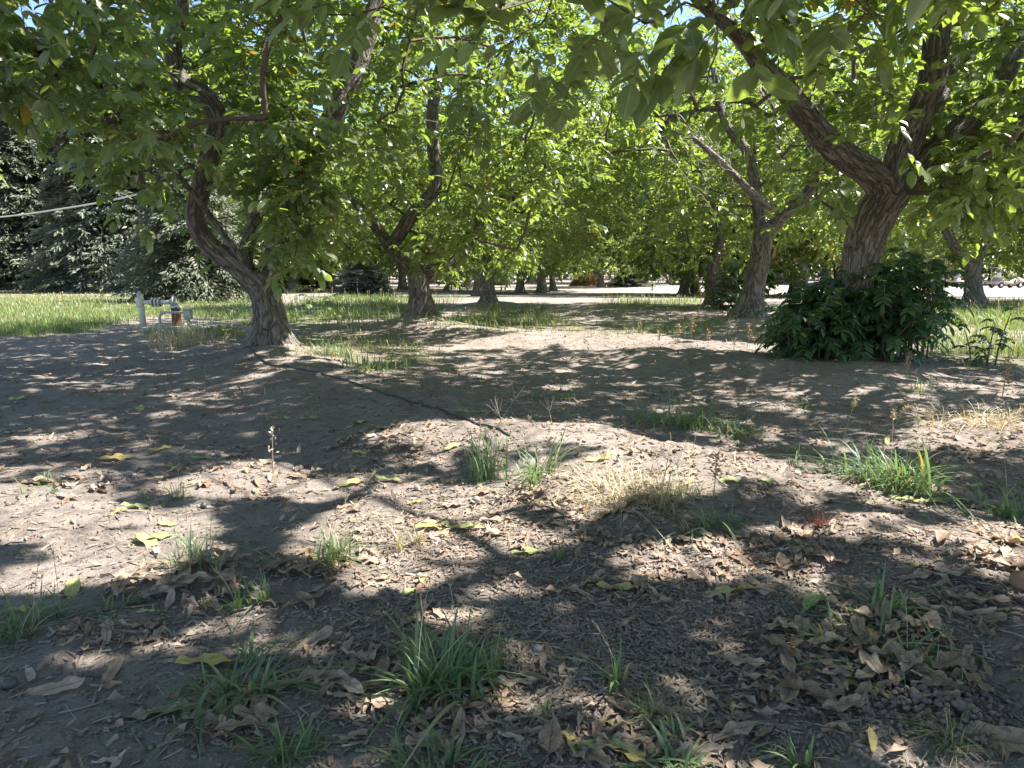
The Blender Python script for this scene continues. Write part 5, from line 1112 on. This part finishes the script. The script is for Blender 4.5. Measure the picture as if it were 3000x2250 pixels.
def litter():
    rng = np.random.default_rng(55); total = 0
    for cx, cy, rx, ry, n, lab in PILES:
        g = lab.replace("brown leaf", "brown leaves").replace("dry leaf", "dry leaves").replace("crumpled leaf", "crumpled leaves")
        for i in range(n):
            a = rng.random()*6.283; r = rng.random()**.6; p = G(cx+rx*r*math.cos(a), cy+ry*r*math.sin(a)); drop(BROWN[int(rng.integers(len(BROWN)))], p[0], p[1], lab, rng, rng.uniform(.6, 1.05), None, .13 if n > 14 else .10, group=g, lift=.004+.03*rng.random()*(n > 25)); total += 1
    # single leaves that catch the eye
    for px, py, col, sc, rz, lab in [(400, 1486, 'g', .95, .3, "lime green leaf folded on the sunny left soil"), (352, 1503, 'y', .7, 1.2, "small pale yellow leaf left of the lime green one"), (455, 1580, 'g', 1.1, .5, "bright green leaf, right half of the pair on the sunny soil"), (432, 1590, 'g', 1.05, 2.7, "bright green leaf, left half of the pair on the sunny soil"), (490, 1540, 'y', .6, .1, "small yellow leaf above the bright green pair"),
            (600, 1945, 'y', 1.1, .25, "clear yellow leaf above the front left clump"), (212, 1730, 'y', .9, 2.0, "orange yellow leaf standing at the edge of shade at left"), (1135, 1408, 'g', 1.1, .1, "green curled leaf in shade above the sunny patch"), (1030, 1412, 'y', 1.0, .6, "pale yellow leaf left of the green curled one"), (1340, 1552, 'g', 1.1, -.2, "yellow green leaf, right one of the pair on the chips"), (1265, 1553, 'y', 1.1, .5, "yellow leaf, left one of the pair on the chips"), (1305, 1568, 'y', .7, 1.4, "small yellow leaf below the pair on the chips"),
            (1805, 1730, 'y', 1.0, -.1, "slim yellow leaf beside brown ones on the mulch"), (2478, 2005, 'y', 1.15, 2.3, "yellow leaf lying on the big brown heap"), (2380, 1765, 'g', 1.0, .8, "yellow green leaf on the upper left of the heap"), (1540, 1618, 'g', .9, 0, "pale green leaf at the shadow edge on chips"), (1218, 1470, 'y', .6, .3, "small yellow leaf in the middle of the sunny chips"), (1770, 2190, 'g', .9, .2, "lime leaf inside the bottom edge grass"), (1830, 2200, 'y', .9, -.4, "yellow leaf beside the lime one at the bottom edge"),
            (2700, 1447, 'g', 1.1, 1.0, "pale green leaf of the fallen sprig right of the foxtails"), (2740, 1470, 'g', 1.1, .1, "flat green leaf, lower one of the fallen sprig"), (2660, 1460, 'g', 1.0, 2.9, "light green leaf, left one of the fallen sprig"), (2860, 1420, 'y', .9, .2, "yellow leaf past the fallen green sprig"), (2140, 1410, 'g', .9, .3, "pale green leaf on the soil below the shaded weed"), (2250, 1412, 'g', .9, 2.2, "pale green leaf right of the first below the shaded weed"), (2020, 1415, 'y', .8, 1.0, "pale yellow leaf on the lit tan soil"), (2560, 1090, 'y', .7, .2, "pale leaf in front of the thicket"),
            (430, 1193, 'g', 1.0, .1, "glowing lime leaf in the far left shade"), (410, 1200, 'y', .9, 2.6, "yellow leaf beside the glowing lime leaf"), (470, 1325, 'y', 1.1, 1.1, "pale yellow leaf upright on the left soil"), (590, 1350, 'g', .9, .3, "dull green leaf in the left shade"), (910, 1232, 'g', 1.1, .15, "green leaf on the shaded soil near the hose"), (820, 1230, 'g', 1.0, .1, "long green leaf left of another in the shade"), (1410, 1215, 'y', 1.0, .5, "yellow leaf just behind the hose"), (1360, 1210, 'y', .9, 2.8, "pale leaf touching the hose"), (1325, 1310, 'g', 1.0, .9, "light green leaf in front of the hose"), (1050, 1238, 'g', 1.0, 0, "pale green leaf behind the orange pile"), (1755, 1345, 'y', 1.1, .1, "tan yellow leaf on the lit berm"), (340, 1345, 'y', 1.2, .4, "folded yellow brown leaf on the left soil"), (50, 1170, 'y', 1.1, 0, "yellow leaf at the far left edge"), (2960, 1590, 'y', 1.0, .1, "yellow leaf at the right edge of the bright litter"), (2110, 1740, 'y', .8, .1, "pale yellow leaf in the dark mulch at right"), (1195, 1722, 'g', .6, 1.2, "small yellow green leaf above the lush clump"), (60, 1785, 'y', .5, .2, "small yellow leaf in the left edge tuft")]:
        p = G(px, py); drop((YELL if col == 'y' else GREE)[int(rng.integers(4))], p[0], p[1], lab, rng, sc, rz, .12, group="yellow and green fallen leaves"); total += 1
    for px, py, sc, rz, lab in [(2935, 2185, 1.45, -.5, "huge red brown leaf at the bottom right corner"), (1215, 1795, 1.25, 1.2, "broad tan leaf standing behind the lush clump"), (1410, 1450, .9, .3, "curled brown leaf at the top of the sunny chips"), (1040, 1500, 1.0, .2, "curled brown leaf at the shade edge left of the chips"), (640, 2160, .9, 2.2, "crumpled dark brown leaf low at the left"), (330, 1965, .9, 1.7, "upright orange brown leaf on the shaded left soil"), (1320, 1480, .8, .1, "red brown leaf flat on the lit chips"), (170, 2010, 1.1, .1, "brown leaf lying alone in the dark left corner"), (1340, 2150, 1.0, 1.4, "brown leaf standing in the fine bottom grass"), (1250, 2170, 1.0, .5, "brown leaf fallen against the fine bottom grass"), (870, 2010, 1.1, .6, "pointed brown leaf on the sunlit strip at left"), (920, 1885, 1.0, .5, "brown leaf alone above the sun spot"), (440, 2085, 1.1, .15, "long brown leaf along the sun strip at lower left"), (1500, 1995, 1.0, .2, "brown leaf right of the lush clump"), (1640, 1730, 1.0, .2, "brown leaf flat on the half lit mulch")]:
        p = G(px, py); drop(BROWN[2 if sc > 1.2 else int(rng.integers(6))], p[0], p[1], lab, rng, sc, rz, .2, group="brown fallen leaves lying apart"); total += 1
    # the many smaller and farther leaves nobody could count
    n = 17000; r = 1.6*np.exp(rng.random(n)*math.log(17)); a = rng.uniform(-.75, .75, n); x, y = r*np.sin(a), r*np.cos(a); z = height(x, y); px, py, d = proj(np.stack([x, y, z], -1)); w = .07+.09*sstep(3.5, 6, r)+.28*(fbm(x*1.1, y*1.1, 3) > .52)
    for cx, cy, rx, ry, k, lab in PILES: w = np.maximum(w, .75*np.exp(-(((px-cx)/rx/1.2)**2+((py-cy)/ry/1.2)**2)))
    w *= np.where(px < 1000, .55, 1)*(1-.75*(((px-300)/500)**2+((py-1530)/110)**2 < 1)); k = rng.random(n) < w; x, y, z, px, py, r = x[k], y[k], z[k], px[k], py[k], r[k]
    Vs, Ls, Cs, Ts = [], [], [], []; nv = 0; shapes = [leaf_shape(980+i, .13, .062, c, .01, 5, 3) for i, c in enumerate([.3, .7, 1.1, .5, .9, .2])]; yl = rng.random(len(x)) < .035
    for grp in (0, 1):
        Vs, Ls, Cs, Ts, nv = [], [], [], [], 0
        for i in np.nonzero(yl == grp)[0]:
            V, F = shapes[int(rng.integers(6))]; c, q = math.cos(a_ := rng.random()*6.283), math.sin(a_); sc = rng.uniform(.3, .8)*(.95 if r[i] > 4 else .7); ta, tb = rng.normal(0, .25, 2)
            X = V[:, 0]*sc; Y2 = V[:, 1]*sc; Z = V[:, 2]*sc+X*ta+Y2*tb; Vs.append(np.stack([X*c-Y2*q+x[i], X*q+Y2*c+y[i], Z+z[i]+.006], -1)); Ls.append(np.array([j for f in F for j in f])+nv); Cs.append(np.full(len(F), 4)); Ts.append(np.full(len(V), rng.random())); nv += len(V)
        o = build("leaf_litter" if grp == 0 else "pale_leaf_litter", np.concatenate(Vs), None, M['dry_leaf' if grp == 0 else 'yellow_leaf'], None, np.concatenate(Cs), np.concatenate(Ls), {"tint": np.concatenate(Ts)}, True)
        tag(o, "small and far brown leaf litter over the whole floor" if grp == 0 else "small yellowed leaves strewn over the whole floor", "leaf litter", kind="stuff")
litter()

# ------------------------------------------------------------------ chips, straw bits, clods, nuts, twigs
def chips():
    rng = np.random.default_rng(91); n = 90000; r = 1.35*np.exp(rng.random(n)**.9*math.log(8)); a = rng.uniform(-.72, .72, n); x, y = r*np.sin(a), r*np.cos(a); z = height(x, y); px, py, d = proj(np.stack([x, y, z], -1))
    w = .10+.25*(fbm(x*1.7, y*1.7, 3)-.4)
    for cx, cy, rx, ry, k in [(1800, 1900, 900, 330, .95), (1350, 1560, 330, 140, .85), (1750, 1600, 500, 130, .6), (2500, 1750, 600, 250, .7), (900, 1950, 500, 120, .4), (2200, 1480, 500, 60, .3), (1250, 1330, 300, 90, .4), (500, 1850, 400, 60, .4), (1500, 985, 500, 45, .35)]: w = np.maximum(w, k*np.exp(-(((px-cx)/rx)**2+((py-cy)/ry)**2)**1.6))
    k = rng.random(n) < w; x, y, z, r = x[k], y[k], z[k], r[k]; N = len(x); az = rng.random(N)*6.283; L = rng.uniform(.006, .024, N)*(1+.25*(r > 3.5))*np.where(rng.random(N) < .04, 2.6, 1); Wd = rng.uniform(.0018, .0055, N)*(1+.4*(r > 3.5))
    d = np.stack([np.cos(az), np.sin(az), rng.normal(0, .22, N)], -1); sd = np.stack([-np.sin(az), np.cos(az), rng.normal(0, .3, N)], -1); c = np.stack([x, y, z+.003+.003*rng.random(N)], -1); up = np.array([0, 0, 1.])
    V = np.stack([c-d*L[:, None]-sd*Wd[:, None], c+d*L[:, None]-sd*Wd[:, None]*.7, c+d*L[:, None]*.9+up*Wd[:, None]*.9, c-d*L[:, None]*.9+up*Wd[:, None]*.9, c-d*L[:, None]*.95+sd*Wd[:, None], c+d*L[:, None]*.95+sd*Wd[:, None]*.8], 1).reshape(-1, 3)
    fl = np.array([0, 1, 2, 3, 3, 2, 5, 4]); lo = (fl[None]+6*np.arange(N)[:, None]).ravel(); o = build("wood_chip_mulch", V, None, M['chip'], None, np.full(2*N, 4), lo, {"tint": np.repeat(rng.random(N), 6)})
    tag(o, "fine grey brown wood chips and shreds mulching the soil", "mulch", kind="stuff")
    # straw lengths
    n = 2600; r = 1.4*np.exp(rng.random(n)*math.log(6)); a = rng.uniform(-.72, .72, n); x, y = r*np.sin(a), r*np.cos(a); px, py, d_ = proj(np.stack([x, y, height(x, y)], -1)); k = rng.random(n) < .25+.75*np.exp(-(((px-2500)/700)**2+((py-1750)/350)**2)); x, y = x[k], y[k]; n = len(x)
    az = rng.random(n)*6.283; L = rng.uniform(.02, .11, n); p0 = np.stack([x, y, height(x, y)+.006], -1); x1, y1_ = x+np.cos(az)*L, y+np.sin(az)*L; p1 = np.stack([x1, y1_, height(x1, y1_)+.006+.012*rng.random(n)], -1); s = Soup(); s.strips(p0, p1, .0011, rng.random(n)*.9)
    tag(s.build("straw_bits", [M['straw']]), "thin pale straw lengths strewn on the soil", "straw", kind="stuff")
chips()
def clods():
    rng = np.random.default_rng(17); V, F = [], []; s = MB(); base = G(2760, 2075)
    vs, lo, ct, nv = [], [], [], 0; n, m = 9, 6
    sph = np.array([(math.sin(math.pi*j/m)*math.cos(6.283*i/n), math.sin(math.pi*j/m)*math.sin(6.283*i/n), math.cos(math.pi*j/m)) for j in range(m+1) for i in range(n)]); fs = [[j*n+i, (j+1)*n+i, (j+1)*n+(i+1) % n, j*n+(i+1) % n] for j in range(m) for i in range(n)]
    for k in range(800):
        a = rng.random()*6.283; q = rng.random()**.6; x = base[0]+.27*q*math.cos(a); y = base[1]+.20*q*math.sin(a); r = rng.uniform(.003, .011)*(1.25-q*.7)*(1.7 if rng.random() < .05 else .85); hh = .045*(1-q*q)*rng.random()**.5; v = sph*(1+1.0*(noise3(sph+k*2.7, 1.9)-.5)+.45*(noise3(sph+k, 5.)-.5))[:, None]*r*np.array([1, 1, .8])+[x, y, gz(x, y)+hh*.8]; vs.append(v); lo.append(np.array([i for f in fs for i in f])+nv); ct.append(np.full(len(fs), 4)); nv += len(v)
    for k in range(6500):
        rr = 1.5*math.exp(rng.random()*2.25); a = rng.uniform(-.7, .7); x, y = rr*math.sin(a), rr*math.cos(a); r = rng.uniform(.003, .009)*(1+.5*(rr > 4)); v = sph*(1+.55*(noise3(sph+k*2.1, 1.7)-.5))[:, None]*r*np.array([1, 1, .75])+[x, y, gz(x, y)+r*.3]; vs.append(v); lo.append(np.array([i for f in fs for i in f])+nv); ct.append(np.full(len(fs), 4)); nv += len(v)
    o = build("soil_crumbs", np.concatenate(vs), None, M['clod'], None, np.concatenate(ct), np.concatenate(lo), None, True); tag(o, "crumbly dark soil clods, heaped at lower right and strewn about", "soil crumbs", kind="stuff")
    for i, (px, py, r, lab) in enumerate([(598, 1480, .019, "round dark walnut husk on the left soil at the shade edge"), (30, 2005, .02, "dark walnut husk at the left edge in shade"), (1222, 1437, .017, "brown nut beside the curled leaves above the chips"), (1395, 1470, .02, "pale husk at the shade edge of the chips"), (1575, 1893, .016, "small pale stone in the mulch"), (2180, 1410, .018, "rounded clod on the shaded soil"), (1085, 1440, .016, "small husk near the green curled leaf"), (2990, 1715, .035, "brown broken chunk of wood at the right edge"), (770, 1205, .018, "pale husk in the left shade"), (640, 1340, .02, "tan nut on the left soil")]):
        p = G(px, py); lump(r, 500+i, 'iron' if i < 2 else 'brownwood' if i == 7 else 'greywood', "walnut_husk" if i not in (4, 5, 7) else ("stone" if i == 4 else "soil_clod" if i == 5 else "wood_chunk"), p[0], p[1], lab, "husk" if i not in (4, 5, 7) else "debris", sq=(1, 1, .9), sink=.15)
    for i, (px, py, L, rz, r, lab) in enumerate([(1615, 2020, .10, .9, .006, "short thick stick in the mulch right of the lush clump"), (2270, 2115, .14, -.3, .005, "thin stick in the lower right mulch"), (1680, 1870, .10, .2, .004, "small twig lying across the mulch"), (2480, 1770, .22, .15, .006, "bent twig above the big leaf heap"), (700, 1990, .12, .3, .003, "straight pale twig on the left soil"), (240, 2060, .11, .6, .004, "dark twig in the lower left corner"), (430, 1800, .3, .35, .0025, "long straw stem across the left leaf row"), (330, 1560, .06, .1, .004, "dark curled twig on the sunny left soil"), (2350, 1990, .16, .5, .003, "pale straw stem left of the yellow leaf"), (2060, 2010, .12, .3, .003, "pale stem in the mulch"), (1370, 1990, .1, 1.2, .003, "thin stem right of the lush clump")]):
        p = G(px, py); rng2 = np.random.default_rng(i+40); c, q = math.cos(rz), math.sin(rz); pts = resample(np.array([[-c*L/2, -q*L/2, 0], [rng2.normal(0, .1)*L, rng2.normal(0, .06)*L, .01], [c*L/2, q*L/2, .004]]), L/8); pts[:, 2] = height(pts[:, 0]+p[0], pts[:, 1]+p[1])+r*.8; m = MB(); m.tube([tuple(v-[0, 0, p[2]]) for v in pts], np.linspace(r, r*.6, len(pts)), 6); o = m.build("twig", M['greywood'], None, True); o.location = tuple(p); tag(o, lab, "twig", "twigs on the soil")
clods()
